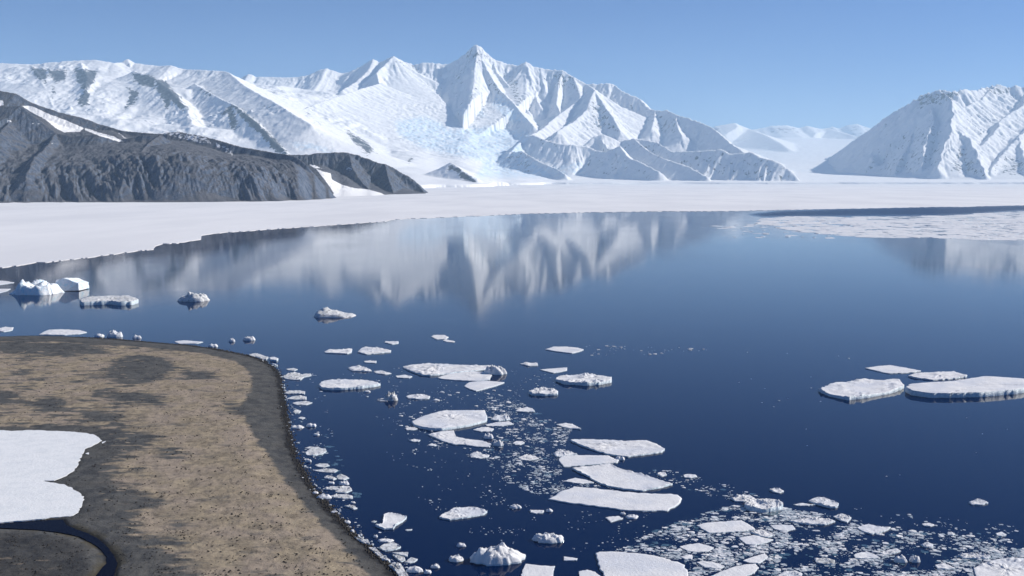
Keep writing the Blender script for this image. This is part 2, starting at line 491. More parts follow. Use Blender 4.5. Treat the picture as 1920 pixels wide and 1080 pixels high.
# ------------------------------------------------------------------ the big snowy massif
def build_massif():
    Ds = np.concatenate([np.linspace(8600, 15480, 165), np.linspace(15500, 15900, 50), np.linspace(15935, 26500, 420)])
    X, Y = fan(-170, 1575, 1120, Ds)
    cols = [
        (-170, [(9, 352), (11, 330), (13, 290), (15, 245), (17, 190), (18.6, 140), (21, 148), (26, 190)]),
        (200, [(9, 352), (11, 330), (13, 290), (15, 245), (17, 190), (18.6, 132), (21, 140), (26, 190)]),
        (350, [(9, 352), (11, 335), (13, 300), (15, 250), (17, 195), (18.8, 150), (21, 160), (26, 200)]),
        (480, [(9, 353), (11, 338), (13, 312), (15, 265), (17, 220), (19, 180), (22, 165), (26, 190)]),
        (600, [(9, 354), (10, 346), (11.5, 332), (13, 315), (15, 285), (17, 250), (19, 215), (21, 188), (24, 165), (26, 180)]),
        (750, [(9, 355), (10, 349), (12, 332), (14, 316), (16, 298), (18, 272), (20, 240), (22, 205), (24, 175), (26, 190)]),
        (850, [(10, 353), (11, 346), (13, 333), (15, 322), (17, 300), (19, 268), (21, 240), (23, 200), (25, 185), (26, 200)]),
        (950, [(13, 349), (14.2, 343), (16, 334), (17.5, 318), (19, 285), (21, 245), (23, 205), (25, 185), (26, 200)]),
        (1050, [(15, 347), (15.7, 344), (17, 336), (18.5, 315), (20, 280), (22, 240), (24, 200), (26, 210)]),
        (1150, [(15, 347), (15.7, 344), (17, 338), (18.5, 318), (20, 280), (22, 230), (24, 200), (26, 215)]),
        (1260, [(15, 347), (15.7, 344), (17, 339), (18.5, 315), (20, 278), (22, 255), (24, 262), (26, 270)]),
        (1400, [(15, 347), (15.7, 344), (17, 339), (18.5, 333), (20, 322), (22, 318), (26, 312)]),
        (1575, [(15, 347), (15.7, 344), (17, 341), (18.5, 338), (20, 335), (22, 331), (26, 325)]),
    ]
    wx = 260 * fbm(X / 1500, Y / 1500, 3, 3); wy = 260 * fbm(X / 1500, Y / 1500, 3, 9)
    Z = columns(X + wx, Y + wy, cols)
    hgt = sstep(100, 900, Z)
    rough = sstep(-.25, .45, fbm(X / 2600, Y / 2600, 3, 55))
    Z = Z + hgt * (130 * fbm(X / 1500, Y / 1500, 4, 21, 0.5) + 58 * ridged(X / 820, Y / 950, 3, 27, .45) + (10 + 34 * rough) * ridged(X / 380, Y / 520, 5, 33, .55))
    wx *= 0.16; wy *= 0.16
    XX = X + wx + 22 * fbm(X / 170, Y / 170, 3, 41); YY = Y + wy + 22 * fbm(X / 170, Y / 170, 3, 47)
    rd = [
        # skyline of the left plateau
        (dict(a=.55, b=.30, d0=500, flute=60, wl=330, jag=6), [(-200, 124, 19), (0, 121, 19), (60, 124, 19), (125, 118, 19), (175, 115, 19), (215, 121, 19), (228, 120, 19.2), (240, 113, 19.3), (254, 121, 19.3), (300, 127, 19.2), (322, 126, 19), (345, 133, 19), (420, 137, 18.6), (427, 139, 18.4), (452, 158, 17.6), (480, 176, 16.8), (530, 206, 15.6), (585, 238, 14.6)]),
        # far left skyline behind it
        (dict(a=.6, b=.3, d0=600, flute=60, wl=260), [(430, 155, 24), (455, 147, 24), (467, 141, 24), (482, 147, 24), (540, 148, 24), (578, 144, 24), (600, 133, 24), (613, 131, 24), (640, 140, 24), (656, 138, 24)]),
        (dict(a=1.0, b=.35, d0=620, flute=95, wl=190, jag=26), [(656, 138, 23.6), (690, 119, 23.8), (699, 113, 23.8), (712, 120, 23.8), (738, 107, 23.6), (752, 116, 23.8), (775, 124, 24), (797, 120, 24), (822, 122, 24), (838, 124, 24), (852, 117, 24), (870, 105, 24), (884, 92, 24), (894, 87, 24), (904, 92, 24), (918, 107, 24), (932, 116, 24), (950, 122, 24), (972, 126, 23.9), (985, 119, 23.8), (1000, 128, 23.8), (1030, 134, 23.8), (1056, 134, 23.6), (1075, 147, 23.4), (1100, 160, 23.2), (1142, 159, 23), (1152, 162, 23), (1165, 172, 22.8), (1200, 188, 22.4), (1216, 206, 22), (1230, 211, 21.6), (1250, 210, 21.3), (1265, 218, 21), (1290, 225, 20.6), (1330, 240, 20.0), (1347, 252, 19.5), (1375, 275, 18.8), (1400, 292, 18.2), (1420, 310, 17.8)]),
        # second summit's rib
        (dict(a=1.0, b=.35, d0=450, flute=50, wl=180), [(738, 107, 23.6), (722, 125, 23.2), (706, 139, 22.6), (712, 160, 22), (717, 185, 21.4), (740, 215, 20.6)]),
        (dict(a=.7, b=.35, d0=400, flute=40, wl=180), [(699, 113, 23.8), (690, 135, 23.2), (668, 155, 22.6), (640, 172, 21.8)]),
        (dict(a=1.0, b=.35, d0=400, flute=40, wl=160), [(797, 120, 24), (794, 145, 23.6), (797, 175, 23.0), (803, 196, 22.4)]),
        # main peak's central buttress, bending left at its foot
        (dict(a=1.25, b=.4, d0=500, flute=70, wl=170), [(896, 88, 24), (903, 103, 23.8), (906, 117, 23.5), (899, 143, 23.1), (889, 170, 22.6), (884, 190, 22.1), (868, 208, 21.5), (845, 224, 21), (815, 243, 20.3)]),
        (dict(a=1.0, b=.4, d0=300, flute=60, wl=140), [(880, 96, 24), (874, 118, 23.7), (867, 140, 23.3), (858, 165, 22.8)]),
        (dict(a=1.0, b=.35, d0=400, flute=50, wl=150), [(906, 117, 23.5), (917, 140, 23.0), (934, 166, 22.4), (958, 193, 21.7), (985, 222, 20.9), (1003, 240, 20.2)]),
        (dict(a=1.2, b=.5, d0=350, flute=60, wl=120), [(926, 113, 24), (930, 135, 23.5), (950, 160, 23.0), (968, 186, 22.5), (990, 210, 22.0)]),
        (dict(a=1.1, b=.5, d0=300, flute=60, wl=120), [(985, 119, 23.8), (992, 145, 23.3), (1001, 175, 22.8), (1012, 200, 22.2)]),
        (dict(a=1.2, b=.5, d0=260, flute=60, wl=110), [(1014, 131, 23.8), (1016, 150, 23.4), (1022, 170, 22.9)]),
        # right edge of the dark couloir
        (dict(a=1.5, b=.5, d0=420, flute=50, wl=140), [(1056, 134, 23.6), (1048, 155, 23.2), (1046, 175, 22.6), (1043, 198, 22.0), (1050, 212, 21.5)]),
        (dict(a=.85, b=.35, d0=420, flute=40, wl=170), [(1075, 147, 23.4), (1083, 165, 22.8), (1088, 185, 22.1), (1078, 197, 21.6), (1050, 216, 20.9), (1022, 242, 19.9), (995, 257, 19.2), (974, 273, 18.5), (955, 290, 17.8)]),
        # fluted triangle and the knob above it
        (dict(a=.9, b=.4, d0=420, flute=70, wl=120), [(1100, 160, 23.2), (1112, 168, 22.4), (1115, 172, 21.8), (1128, 194, 21.2), (1148, 222, 20.5), (1163, 247, 19.9)]),
        (dict(a=.9, b=.4, d0=300, flute=60, wl=110), [(1115, 172, 21.8), (1106, 190, 21.2), (1098, 210, 20.7), (1078, 230, 20.1), (1045, 248, 19.4)]),
        (dict(a=.95, b=.4, d0=300, flute=60, wl=110), [(1228, 211, 21.6), (1226, 226, 21.1), (1223, 243, 20.5)]),
        (dict(a=.95, b=.4, d0=300, flute=60, wl=110), [(1265, 218, 21), (1270, 236, 20.5), (1276, 252, 20)]),
        # lower front crags
        (dict(a=1.1, b=.4, d0=380, flute=90, wl=170), [(985, 258, 18.8), (1003, 257, 18.6), (1025, 266, 18.3), (1050, 273, 18.1), (1075, 274, 18), (1100, 277, 18), (1118, 285, 17.9), (1135, 288, 17.7), (1162, 277, 17.4), (1180, 298, 17.0), (1208, 310, 16.7), (1236, 325, 16.3)]),
        (dict(a=.8, b=.35, d0=300, flute=40, wl=140), [(1098, 275, 18.6), (1113, 259, 18.8), (1132, 255, 18.8), (1155, 266, 18.8)]),
        (dict(a=1.1, b=.4, d0=380, flute=90, wl=150), [(1157, 267, 18.9), (1187, 263, 18.6), (1233, 270, 18.1), (1248, 280, 17.8), (1262, 287, 17.6), (1300, 287, 17.3), (1353, 283, 17), (1368, 292, 16.9), (1392, 290, 16.8), (1410, 288, 16.7), (1430, 299, 16.5), (1445, 302, 16.4), (1462, 307, 16.3), (1478, 318, 16.2), (1497, 340, 16)]),
        (dict(a=.9, b=.4, d0=300, flute=50, wl=150), [(1187, 263, 18.6), (1215, 285, 17.7), (1245, 300, 17), (1290, 315, 16.5), (1325, 336, 16)]),
        (dict(a=1.0, b=.4, d0=260, flute=90, wl=150), [(950, 290, 18), (978, 287, 17.6), (1000, 300, 17.2), (1030, 315, 16.7), (1060, 330, 16.2)]),
        # left spurs
        (dict(a=.75, b=.35, d0=420, flute=50, wl=200, jag=8), [(365, 160, 17.6), (405, 183, 16.8), (437, 199, 16.0), (457, 214, 15.6), (478, 230, 15.1), (508, 260, 14.3), (540, 292, 13.4)]),
        (dict(a=.6, b=.3, d0=400, flute=40, wl=200), [(716, 158, 21.9), (680, 168, 21), (650, 178, 20.2), (610, 192, 19.2), (575, 205, 18.4), (540, 224, 17.4)]),
        (dict(a=.55, b=.3, d0=400, flute=40, wl=200), [(513, 163, 22.5), (520, 172, 21.5), (545, 195, 20), (590, 215, 18.8)]),
        (dict(a=.6, b=.3, d0=350, flute=70, wl=180), [(60, 126, 18.8), (75, 150, 17.8), (90, 180, 16.8), (100, 205, 16)]),
        (dict(a=.6, b=.3, d0=350, flute=70, wl=180), [(150, 120, 18.8), (165, 150, 17.6), (160, 180, 16.7), (150, 215, 15.8)]),
        (dict(a=.6, b=.3, d0=350, flute=70, wl=180), [(252, 136, 18.4), (290, 150, 17.6), (320, 175, 16.8), (350, 205, 16), (360, 235, 15.2)]),
        (dict(a=.6, b=.3, d0=350, flute=60, wl=160), [(640, 232, 18.2), (665, 255, 17.4), (690, 272, 16.7), (705, 290, 16)]),
        # rocky nunatak low on the front glacier
        (dict(a=.6, b=.25, d0=200, flute=20, wl=90), [(838, 318, 12.6), (846, 309, 12.4), (862, 320, 12.0), (880, 333, 11.6), (895, 343, 11.2)]),
    ]
    for i, (kw, pts) in enumerate(rd):
        Z = smax(Z, ridge(XX, YY, pts, seed=100 + 13 * i, **kw), 30.0)
    acol = X[0] / Y[0]
    gul, slope = gullies(X, Y, Z, acol, 120.0, 900.0, 61)
    gsteep = sstep(.36, .85, slope)
    Z = Z + sstep(60, 500, Z) * (2.5 + 42 * gsteep) * gul
    hgt = sstep(150, 1200, Z)
    Z = Z + hgt * ((3 + 15 * rough) * ridged(X / 170, Y / 240, 3, 71) + (2 + 6 * rough) * fbm(X / 70, Y / 90, 2, 77))
    U, V = proj(X, Y, Z)
    # icefall seracs
    icep = [(1.0, [(735, 225), (800, 215), (850, 240), (930, 235), (1000, 250), (985, 290), (1060, 340), (880, 345), (900, 310), (800, 290), (740, 260)]),
            (1.0, [(930, 175), (960, 190), (1000, 235), (960, 240), (915, 200)]), (.8, [(860, 195), (900, 190), (930, 230), (850, 225)]),
            (.8, [(1000, 310), (1100, 300), (1110, 338), (1010, 340)]), (.9, [(530, 262), (600, 270), (660, 300), (560, 292)]), (.5, [(170, 165), (230, 165), (225, 215), (170, 230)])]
    ice = poly_mask(U, V, icep, 14.0)
    Z = Z + ice * 15 * (ridged(X / 120, Y / 150, 3, 91) + fbm(X / 240, Y / 240, 3, 95)) * sstep(40, 250, Z)
    # sea-cliff at the glacier's edge
    Z = np.where(Z > 2, Z + 28 * sstep(2, 5, Z), -40.0)
    U, V = proj(X, Y, Z)
    rockp = [
        (1.05, [(60, 127), (86, 129), (88, 155), (76, 150), (64, 142)]), (0.93, [(88, 130), (125, 133), (122, 150), (104, 156), (94, 145)]),
        (1.01, [(140, 129), (182, 134), (178, 152), (166, 166), (166, 192), (154, 200), (146, 188), (158, 170), (144, 152)]), (0.46, [(94, 160), (108, 162), (102, 190), (92, 182)]),
        (1.12, [(249, 138), (275, 140), (290, 146), (290, 166), (268, 160), (254, 152)]), (1.05, [(290, 148), (312, 152), (322, 166), (338, 186), (353, 205), (340, 206), (322, 190), (312, 206), (305, 186), (295, 170)]),
        (0.90, [(240, 166), (262, 172), (250, 196), (234, 204), (243, 182)]), (0.46, [(364, 160), (402, 172), (398, 188), (376, 176)]),
        (0.91, [(413, 210), (436, 199), (448, 236), (434, 242), (426, 214), (416, 220)]),
        (1.12, [(436, 198), (452, 206), (482, 229), (512, 258), (542, 291), (518, 286), (498, 262), (466, 232)]),
        (0.46, [(406, 153), (432, 160), (425, 169)]), (0.46, [(480, 188), (508, 200), (500, 207)]), (0.91, [(648, 243), (690, 268), (704, 288), (688, 288), (662, 266)]),
        (0.28, [(942, 293), (998, 288), (1000, 330), (955, 324)]), (0.38, [(880, 88), (906, 90), (920, 112), (900, 122), (868, 116)]), (0.44, [(912, 146), (926, 156), (946, 182), (930, 178)]),
        (0.42, [(944, 140), (970, 150), (982, 195), (968, 195)]), (0.36, [(1036, 135), (1076, 140), (1088, 172), (1070, 168), (1040, 165)]), (0.34, [(1104, 186), (1134, 192), (1166, 250), (1112, 240), (1098, 205)]),
        (0.32, [(1224, 210), (1266, 216), (1272, 252), (1226, 250)]), (0.20, [(1095, 288), (1162, 278), (1178, 300), (1232, 330), (1100, 334)]), (0.23, [(1157, 266), (1190, 262), (1245, 275), (1260, 300), (1215, 290)]),
        (0.23, [(1255, 285), (1300, 288), (1352, 284), (1410, 289), (1450, 304), (1498, 339), (1440, 338), (1350, 330), (1290, 318)]),
        (0.25, [(1003, 256), (1050, 272), (1055, 285), (1010, 268)]), (0.23, [(1110, 280), (1150, 280), (1140, 290), (1112, 288)]),
        (1.00, [(839, 316), (847, 308), (866, 320), (896, 343), (872, 338), (856, 322)]), (0.81, [(764, 300), (772, 293), (774, 298), (766, 306)]),
        (0.46, [(568, 206), (580, 208), (586, 220), (574, 218)]), (0.46, [(590, 228), (604, 230), (602, 240)]), (0.46, [(905, 198), (914, 198), (928, 208)]),
        (0.38, [(232, 120), (240, 113), (248, 119)]), (0.34, [(735, 107), (745, 108), (790, 124), (790, 140), (760, 128), (738, 130)]),
    ]
    rock = poly_mask(U, V, rockp, 8.0) * (1.0 + .35 * fbm(X / 160, Y / 300, 3, 141))
    rock = np.maximum(rock, .52 * sstep(.50, .95, slope) * sstep(-.1, .8, gul) * sstep(700, 1600, Z))
    q = grid_faces(*X.shape, keep=(Z > -39))
    np_mesh('snowy_mountain_range', np.stack([X, Y, Z], -1).reshape(-1, 3), q, M_MASSIF, dict(rock=rock, ice=ice),
            kind='structure', label='snow-covered mountain range with a pointed rocky peak above icefalls', cat='mountains')
build_massif()

# ------------------------------------------------------------------ mountain on the right
def build_right():
    Ds = np.linspace(15900, 29000, 430)
    X, Y = fan(1400, 2330, 690, Ds)
    cols = [(1400, [(15.9, 360), (29, 360)]), (1590, [(15.9, 360), (29, 352)]),
            (1640, [(15.9, 348), (18, 345), (19.5, 336), (21, 310), (23, 290), (29, 290)]),
            (1740, [(15.9, 346), (16.6, 343), (17.6, 334), (19, 300), (21, 260), (24, 230), (29, 280)]),
            (1920, [(15.9, 345), (16.5, 341), (17, 336), (18.5, 290), (20, 240), (22, 200), (29, 260)]),
            (2330, [(15.9, 345), (16.5, 341), (17, 336), (18.5, 290), (20, 240), (22, 200), (29, 260)])]
    wx = 200 * fbm(X / 1500, Y / 1500, 3, 203); wy = 200 * fbm(X / 1500, Y / 1500, 3, 209)
    Z = columns(X + wx, Y + wy, cols)
    Z = Z + sstep(150, 900, Z) * (110 * fbm(X / 1400, Y / 1400, 5, 221, .5) + 46 * ridged(X / 480, Y / 600, 4, 223))
    XX = X + .6 * wx + 45 * fbm(X / 260, Y / 260, 4, 241); YY = Y + .4 * wy + 45 * fbm(X / 260, Y / 260, 4, 247)
    rd = [
        (dict(a=1.05, b=.88, d0=600, flute=120, wl=300, fl_len=1600, jag=62), [(1530, 312, 28), (1548, 299, 27), (1600, 266, 24.8), (1640, 241, 23.4), (1660, 226, 22.8), (1700, 199, 22), (1728, 180, 21.5), (1760, 170, 21.2), (1785, 173, 21), (1812, 170, 21.2), (1830, 172, 21.4), (1850, 165, 21.8), (1868, 159, 22), (1888, 165, 22), (1905, 162, 22), (1930, 166, 22), (2000, 160, 22), (2100, 190, 22), (2330, 240, 22)]),
        # the edge between the big shaded face and the lit slope
        (dict(a=1.0, b=.8, d0=650, flute=60, wl=220), [(1760, 170, 21), (1788, 186, 20.4), (1788, 205, 19.9), (1784, 225, 19.4), (1790, 245, 18.9), (1772, 280, 18.2), (1755, 315, 17.5)]),
        (dict(a=.9, b=.5, d0=450, flute=80, wl=230, jag=30), [(1868, 160, 22), (1842, 188, 21.1), (1806, 204, 20.3), (1796, 224, 19.7), (1800, 245, 19.1), (1822, 262, 18.6), (1836, 292, 17.9), (1850, 326, 17.1)]),
        (dict(a=.9, b=.5, d0=400, flute=80, wl=230, jag=30), [(1930, 166, 22), (1916, 200, 20.9), (1882, 222, 20.1), (1862, 252, 19.2), (1840, 276, 18.5)]),
        (dict(a=.9, b=.5, d0=400, flute=80, wl=230, jag=30), [(2000, 160, 22), (1962, 210, 20.7), (1908, 258, 19.1), (1884, 282, 18.4), (1860, 322, 17.3)]),
        (dict(a=.9, b=.5, d0=400, flute=80, wl=230, jag=30), [(1908, 258, 19.1), (1915, 285, 18.3), (1932, 320, 17.3)]),
        (dict(a=.8, b=.5, d0=300, flute=60, wl=200, jag=30), [(1800, 245, 19.1), (1786, 268, 18.5), (1770, 295, 17.9)]),
        (dict(a=1.0, b=.85, d0=300, flute=70, wl=200), [(1662, 226, 22.8), (1655, 258, 21.6), (1632, 300, 20.4)]),
        (dict(a=1.0, b=.85, d0=300, flute=70, wl=200), [(1702, 199, 22), (1712, 235, 20.9), (1700, 280, 19.6), (1680, 318, 18.6)]),
        (dict(a=1.0, b=.85, d0=300, flute=70, wl=200), [(1742, 176, 21.4), (1752, 215, 20.3), (1742, 265, 19.0), (1726, 312, 18.0)]),
        (dict(a=1.0, b=.9, d0=300, flute=40, wl=160), [(1690, 208, 22), (1700, 216, 21.5), (1740, 212, 20.9)]),
    ]
    for i, (kw, pts) in enumerate(rd):
        Z = smax(Z, ridge(XX, YY, pts, seed=500 + 13 * i, **kw), 30.0)
    gul, slope = gullies(X, Y, Z, X[0] / Y[0], 130.0, 1000.0, 261)
    Z = Z + sstep(60, 400, Z) * (6 + 36 * sstep(.3, .85, slope)) * gul
    Z = Z + sstep(150, 1000, Z) * (15 * ridged(X / 190, Y / 260, 3, 271) + 6 * fbm(X / 70, Y / 90, 2, 277))
    Z = np.where(Z > 4, Z, -40.0)
    U, V = proj(X, Y, Z)
    rock = poly_mask(U, V, [(.5, [(1715, 180), (1770, 168), (1810, 172), (1790, 190), (1720, 205)]), (.22, [(1600, 330), (1680, 260), (1760, 210), (1770, 300), (1700, 330)]),
                            (.45, [(1845, 162), (1870, 158), (1900, 164), (1890, 180), (1850, 178)]), (.40, [(1780, 320), (1800, 268), (1825, 300), (1850, 332)]), (.36, [(1860, 330), (1890, 280), (1920, 300), (1920, 332)])], 8.0)
    rock = np.maximum(rock, .30 * sstep(.5, .9, slope) * sstep(0, .8, gul) * sstep(100, 500, Z) * sstep(-.2, .4, fbm(X / 900, Y / 900, 3, 283)))
    q = grid_faces(*X.shape, keep=(Z > -39))
    np_mesh('snowy_mountain', np.stack([X, Y, Z], -1).reshape(-1, 3), q, M_MASSIF, dict(rock=rock, ice=0 * rock),
            kind='structure', label='broad snowy mountain with a shaded blue flank beside the glacier', cat='mountain')
build_right()

# ------------------------------------------------------------------ valley glacier and far ranges
def build_glacier():
    Ds = np.concatenate([np.linspace(15450, 15900, 60), np.linspace(15960, 46000, 340)])
    X, Y = fan(1180, 2400, 420, Ds)
    cols = [(1180, [(15.5, 346), (15.75, 344.5), (18, 341), (22, 335), (46, 320)]), (1400, [(15.5, 346), (15.75, 344.5), (18, 338), (22, 324), (27, 303), (32, 286), (38, 264), (46, 262)]),
            (1480, [(15.5, 346), (15.75, 344.5), (18, 337), (22, 321), (27, 301), (32, 283), (38, 260), (46, 258)]),
            (1600, [(15.5, 346), (15.75, 344.5), (17.5, 338), (20, 330), (22, 321), (27, 301), (32, 285), (38, 263), (46, 262)]), (2400, [(15.5, 346), (15.75, 344.5), (17.5, 339), (22, 335), (46, 320)])]
    Z = columns(X, Y + 90 * fbm(X / 500, Y / 900, 3, 311), cols)
    Z = Z + sstep(10, 250, Z) * (28 * fbm(X / 1800, Y / 2600, 4, 303) + 10 * ridged(X / 300, Y / 500, 3, 307))
    rd = [(dict(a=.34, b=.22, d0=900, flute=50, wl=420), [(1250, 300, 36), (1300, 262, 36), (1340, 238, 36), (1352, 236, 36), (1378, 232, 36), (1402, 242, 36), (1430, 252, 35), (1460, 268, 33), (1480, 282, 31)]),
          (dict(a=.36, b=.2, d0=900, flute=80, wl=420), [(1400, 246, 42), (1432, 241, 42), (1446, 237, 42), (1475, 236, 42), (1498, 241, 42), (1513, 237, 42), (1540, 243, 42), (1552, 241, 42), (1590, 252, 41), (1620, 262, 40)])]
    for i, (kw, pts) in enumerate(rd):
        Z = smax(Z, ridge(X, Y, pts, seed=700 + 13 * i, **kw), 30.0)
    Z = np.where(Z > 1.5, Z + 26 * sstep(1.5, 4, Z), -40.0)
    U, V = proj(X, Y, Z)
    rock = poly_mask(U, V, [(.5, [(1340, 236), (1352, 234), (1350, 246), (1338, 250)]), (.45, [(1440, 240), (1500, 238), (1500, 250), (1440, 248)])], 4)
    q = grid_faces(*X.shape, keep=(Z > -39))
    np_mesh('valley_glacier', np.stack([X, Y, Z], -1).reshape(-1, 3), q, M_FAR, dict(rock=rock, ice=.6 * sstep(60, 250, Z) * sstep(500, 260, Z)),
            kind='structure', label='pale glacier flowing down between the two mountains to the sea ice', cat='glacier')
    Ds = np.linspace(46000, 58000, 80)
    X, Y = fan(1380, 1900, 240, Ds)
    Z = np.full(X.shape, -50.0)
    rd = [(dict(a=.6, b=.35, d0=900, flute=120, wl=700), [(1480, 262, 52), (1530, 246, 52), (1548, 240, 52), (1560, 236, 52), (1572, 240, 52), (1590, 233, 52), (1606, 231, 52), (1622, 236, 52), (1660, 250, 52), (1720, 262, 52)])]
    for i, (kw, pts) in enumerate(rd):
        Z = smax(Z, ridge(X, Y, pts, seed=800 + i, **kw), 30.0)
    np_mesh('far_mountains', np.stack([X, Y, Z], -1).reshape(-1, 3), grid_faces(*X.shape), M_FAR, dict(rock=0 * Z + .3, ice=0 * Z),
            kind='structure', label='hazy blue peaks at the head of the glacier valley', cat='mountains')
build_glacier()

# ------------------------------------------------------------------ dark rocky headlands on the left
def build_headlands():
    Ds = np.concatenate([np.linspace(3700, 5200, 260), np.linspace(5206, 6600, 170)])
    X, Y = fan(-260, 720, 830, Ds)
    cols = [(-260, [(3.8, 386), (4.0, 370), (4.5, 330), (5.6, 230), (6.6, 300)]),
            (0, [(3.9, 385), (4.02, 377), (4.2, 350), (4.5, 318), (5.0, 268), (5.6, 203), (6.6, 300)]),
            (150, [(4.0, 384), (4.08, 376.5), (4.25, 345), (4.5, 312), (5.0, 272), (5.6, 243), (6.6, 300)]),
            (300, [(4.05, 383), (4.12, 376), (4.25, 328), (4.42, 296), (5.0, 270), (5.6, 258), (6.6, 310)]),
            (450, [(4.15, 382), (4.22, 375), (4.35, 335), (4.52, 308), (5.0, 294), (5.6, 288), (6.6, 330)]),
            (545, [(4.35, 380), (4.42, 374), (4.55, 336), (4.72, 312), (4.95, 302), (5.2, 306), (6.0, 350)]),
            (585, [(4.5, 379.5), (4.6, 373), (4.72, 350), (4.85, 330), (4.97, 326), (5.15, 345), (5.5, 380)]),
            (612, [(4.7, 379), (4.8, 372), (4.88, 360), (4.95, 353), (5.05, 362), (5.2, 380)]),
            (627, [(4.8, 378), (4.93, 372), (5.0, 372), (5.1, 380)]),
            (640, [(4.8, 398), (6.6, 398)]), (720, [(4.8, 398), (6.6, 398)])]
    wx = 60 * fbm(X / 300, Y / 300, 3, 403); wy = 60 * fbm(X / 300, Y / 300, 3, 409)
    end = sstep(620, 540, proj(X, Y, 0 * X + 60)[0])
    but = 75 * (ridged(X / 150 + .004 * Y, Y / 900, 3, 431, .55) - .3) + 26 * ridged(X / 46 + .01 * Y, Y / 420, 3, 433)
    but = but * np.clip(.75 + 1.5 * gnoise(X / 330, Y / 900, 437), .15, 1.6)
    Z = columns(X + .5 * wx * end, Y - (.25 + .75 * end) * but + .4 * wy * end, cols)
    low = sstep(4950, 4450, Y)
    Z = Z + sstep(8, 120, Z) * end * (16 * fbm(X / 190, Y / 260, 4, 421, .5) + (4 + 12 * low) * ridged(X / 70, Y / 150, 4, 423))
    XX = X + .3 * wx * sstep(5150, 4900, Y) + 8 * fbm(X / 60, Y / 60, 4, 441); YY = Y + .2 * wy * sstep(5150, 4900, Y) + 8 * fbm(X / 60, Y / 60, 4, 447)
    rd = [
        (dict(a=.75, b=.5, d0=120, flute=12, wl=60), [(-260, 150, 5.8), (-100, 165, 5.8), (0, 170, 5.7), (30, 176, 5.7), (60, 194, 5.7), (110, 210, 5.7), (150, 220, 5.7), (190, 234, 5.7), (230, 246, 5.6), (290, 251, 5.5), (335, 247, 5.5), (395, 259, 5.4)]),
        (dict(a=.9, b=.85, d0=120, flute=12, wl=60), [(395, 259, 5.4), (450, 275, 5.3), (500, 284, 5.2)]),
        (dict(a=1.2, b=1.1, d0=100, flute=10, wl=60), [(500, 284, 5.2), (535, 289, 5.1), (558, 296, 5.02), (575, 310, 4.98)]),
        (dict(a=.75, b=.45, d0=120, flute=12, wl=60), [(-260, 200, 5.3), (-60, 202, 5.25), (0, 201, 5.2), (38, 199, 5.2), (75, 226, 5.15), (105, 250, 5.1), (140, 256, 5.05), (185, 252, 5.05), (225, 262, 5.1), (270, 254, 5.1), (300, 253, 5.1)]),
        (dict(a=.8, b=.5, d0=90, flute=18, wl=45), [(300, 253, 5.1), (282, 268, 4.9), (262, 284, 4.65), (240, 312, 4.4), (228, 345, 4.2)]),
        (dict(a=.8, b=.5, d0=60, flute=20, wl=45), [(105, 250, 5.1), (88, 272, 4.85), (62, 300, 4.5), (45, 340, 4.2)]),
        (dict(a=.8, b=.5, d0=90, flute=20, wl=45), [(20, 228, 5.1), (-10, 260, 4.8), (-40, 310, 4.4), (-55, 370, 4.0)]),
    ]
    for i, (kw, pts) in enumerate(rd):
        Z = smax(Z, ridge(XX, YY, pts, seed=900 + 13 * i, fl_len=220, jag=3, **kw), 8.0)
    gul, slope = gullies(X, Y, Z, X[0] / Y[0], 17.0, 110.0, 461)
    Z = Z + sstep(5, 50, Z) * (.2 + .8 * end) * (1.0 + 3.6 * sstep(.35, .9, slope)) * gul
    Z = Z + sstep(5, 60, Z) * (.25 + .75 * end) * (2 + 5 * low) * ridged(X / 34, Y / 80, 4, 471)
    Z = np.where(Z > -3, Z, -12.0)
    U, V = proj(X, Y, Z)
    sp = [(1.0, [(40, 198), (60, 199), (90, 213), (125, 226), (157, 240), (150, 247), (120, 248), (104, 240), (85, 224), (60, 211)]),
          (.8, [(157, 238), (180, 246), (215, 256), (232, 265), (222, 266), (190, 257), (160, 245)]), (.62, [(218, 244), (242, 261), (236, 263), (220, 250)]),
          (.72, [(10, 226), (20, 224), (23, 229), (12, 230)]), (.48, [(66, 270), (110, 264), (100, 272), (70, 274)]), (.5, [(290, 246), (335, 246), (390, 256), (400, 272), (360, 268), (320, 256), (292, 254)]),
          (.5, [(400, 262), (440, 280), (438, 294), (405, 280)]), (.5, [(52, 228), (80, 230), (82, 235), (55, 234)]), (.9, [(-20, 185), (5, 188), (8, 197), (-20, 205)]), (.4, [(45, 184), (110, 208), (105, 213), (50, 192)])]
    snow = poly_mask(U, V, sp, 3.5)
    np_mesh('dark_headland', np.stack([X, Y, Z], -1).reshape(-1, 3), grid_faces(*X.shape, keep=(Z > -11.9)), M_HEAD, dict(snow=snow),
            kind='structure', label='near dark rock headland with gullied sea cliffs rising from the sea ice', cat='headland')
    # second headland with the snow tongue in front of it
    Ds = np.linspace(5000, 8200, 300)
    X, Y = fan(520, 830, 420, Ds)
    cols = [(520, [(5.0, 380), (5.3, 360), (6.3, 320), (7.2, 305), (8.2, 330)]), (600, [(5.0, 380), (5.25, 369), (5.7, 340), (6.3, 318), (7.2, 305), (8.2, 330)]),
            (640, [(5.0, 380), (5.3, 370), (5.6, 358), (6.0, 345), (6.6, 325), (8.2, 335)]), (690, [(5.2, 378), (5.6, 365.5), (5.9, 358), (6.2, 354), (6.9, 330), (8.2, 340)]),
            (740, [(5.6, 376), (6.05, 364), (6.2, 360), (6.8, 345), (8.2, 345)]), (795, [(5.8, 374), (6.3, 363), (6.5, 361), (6.9, 362), (8.2, 366)]), (808, [(5.9, 376), (6.3, 367), (8.2, 367)]), (830, [(5, 385), (8.2, 385)])]
    Z = columns(X, Y, cols)
    Z = Z + sstep(12, 80, Z) * (10 * fbm(X / 160, Y / 200, 5, 521))
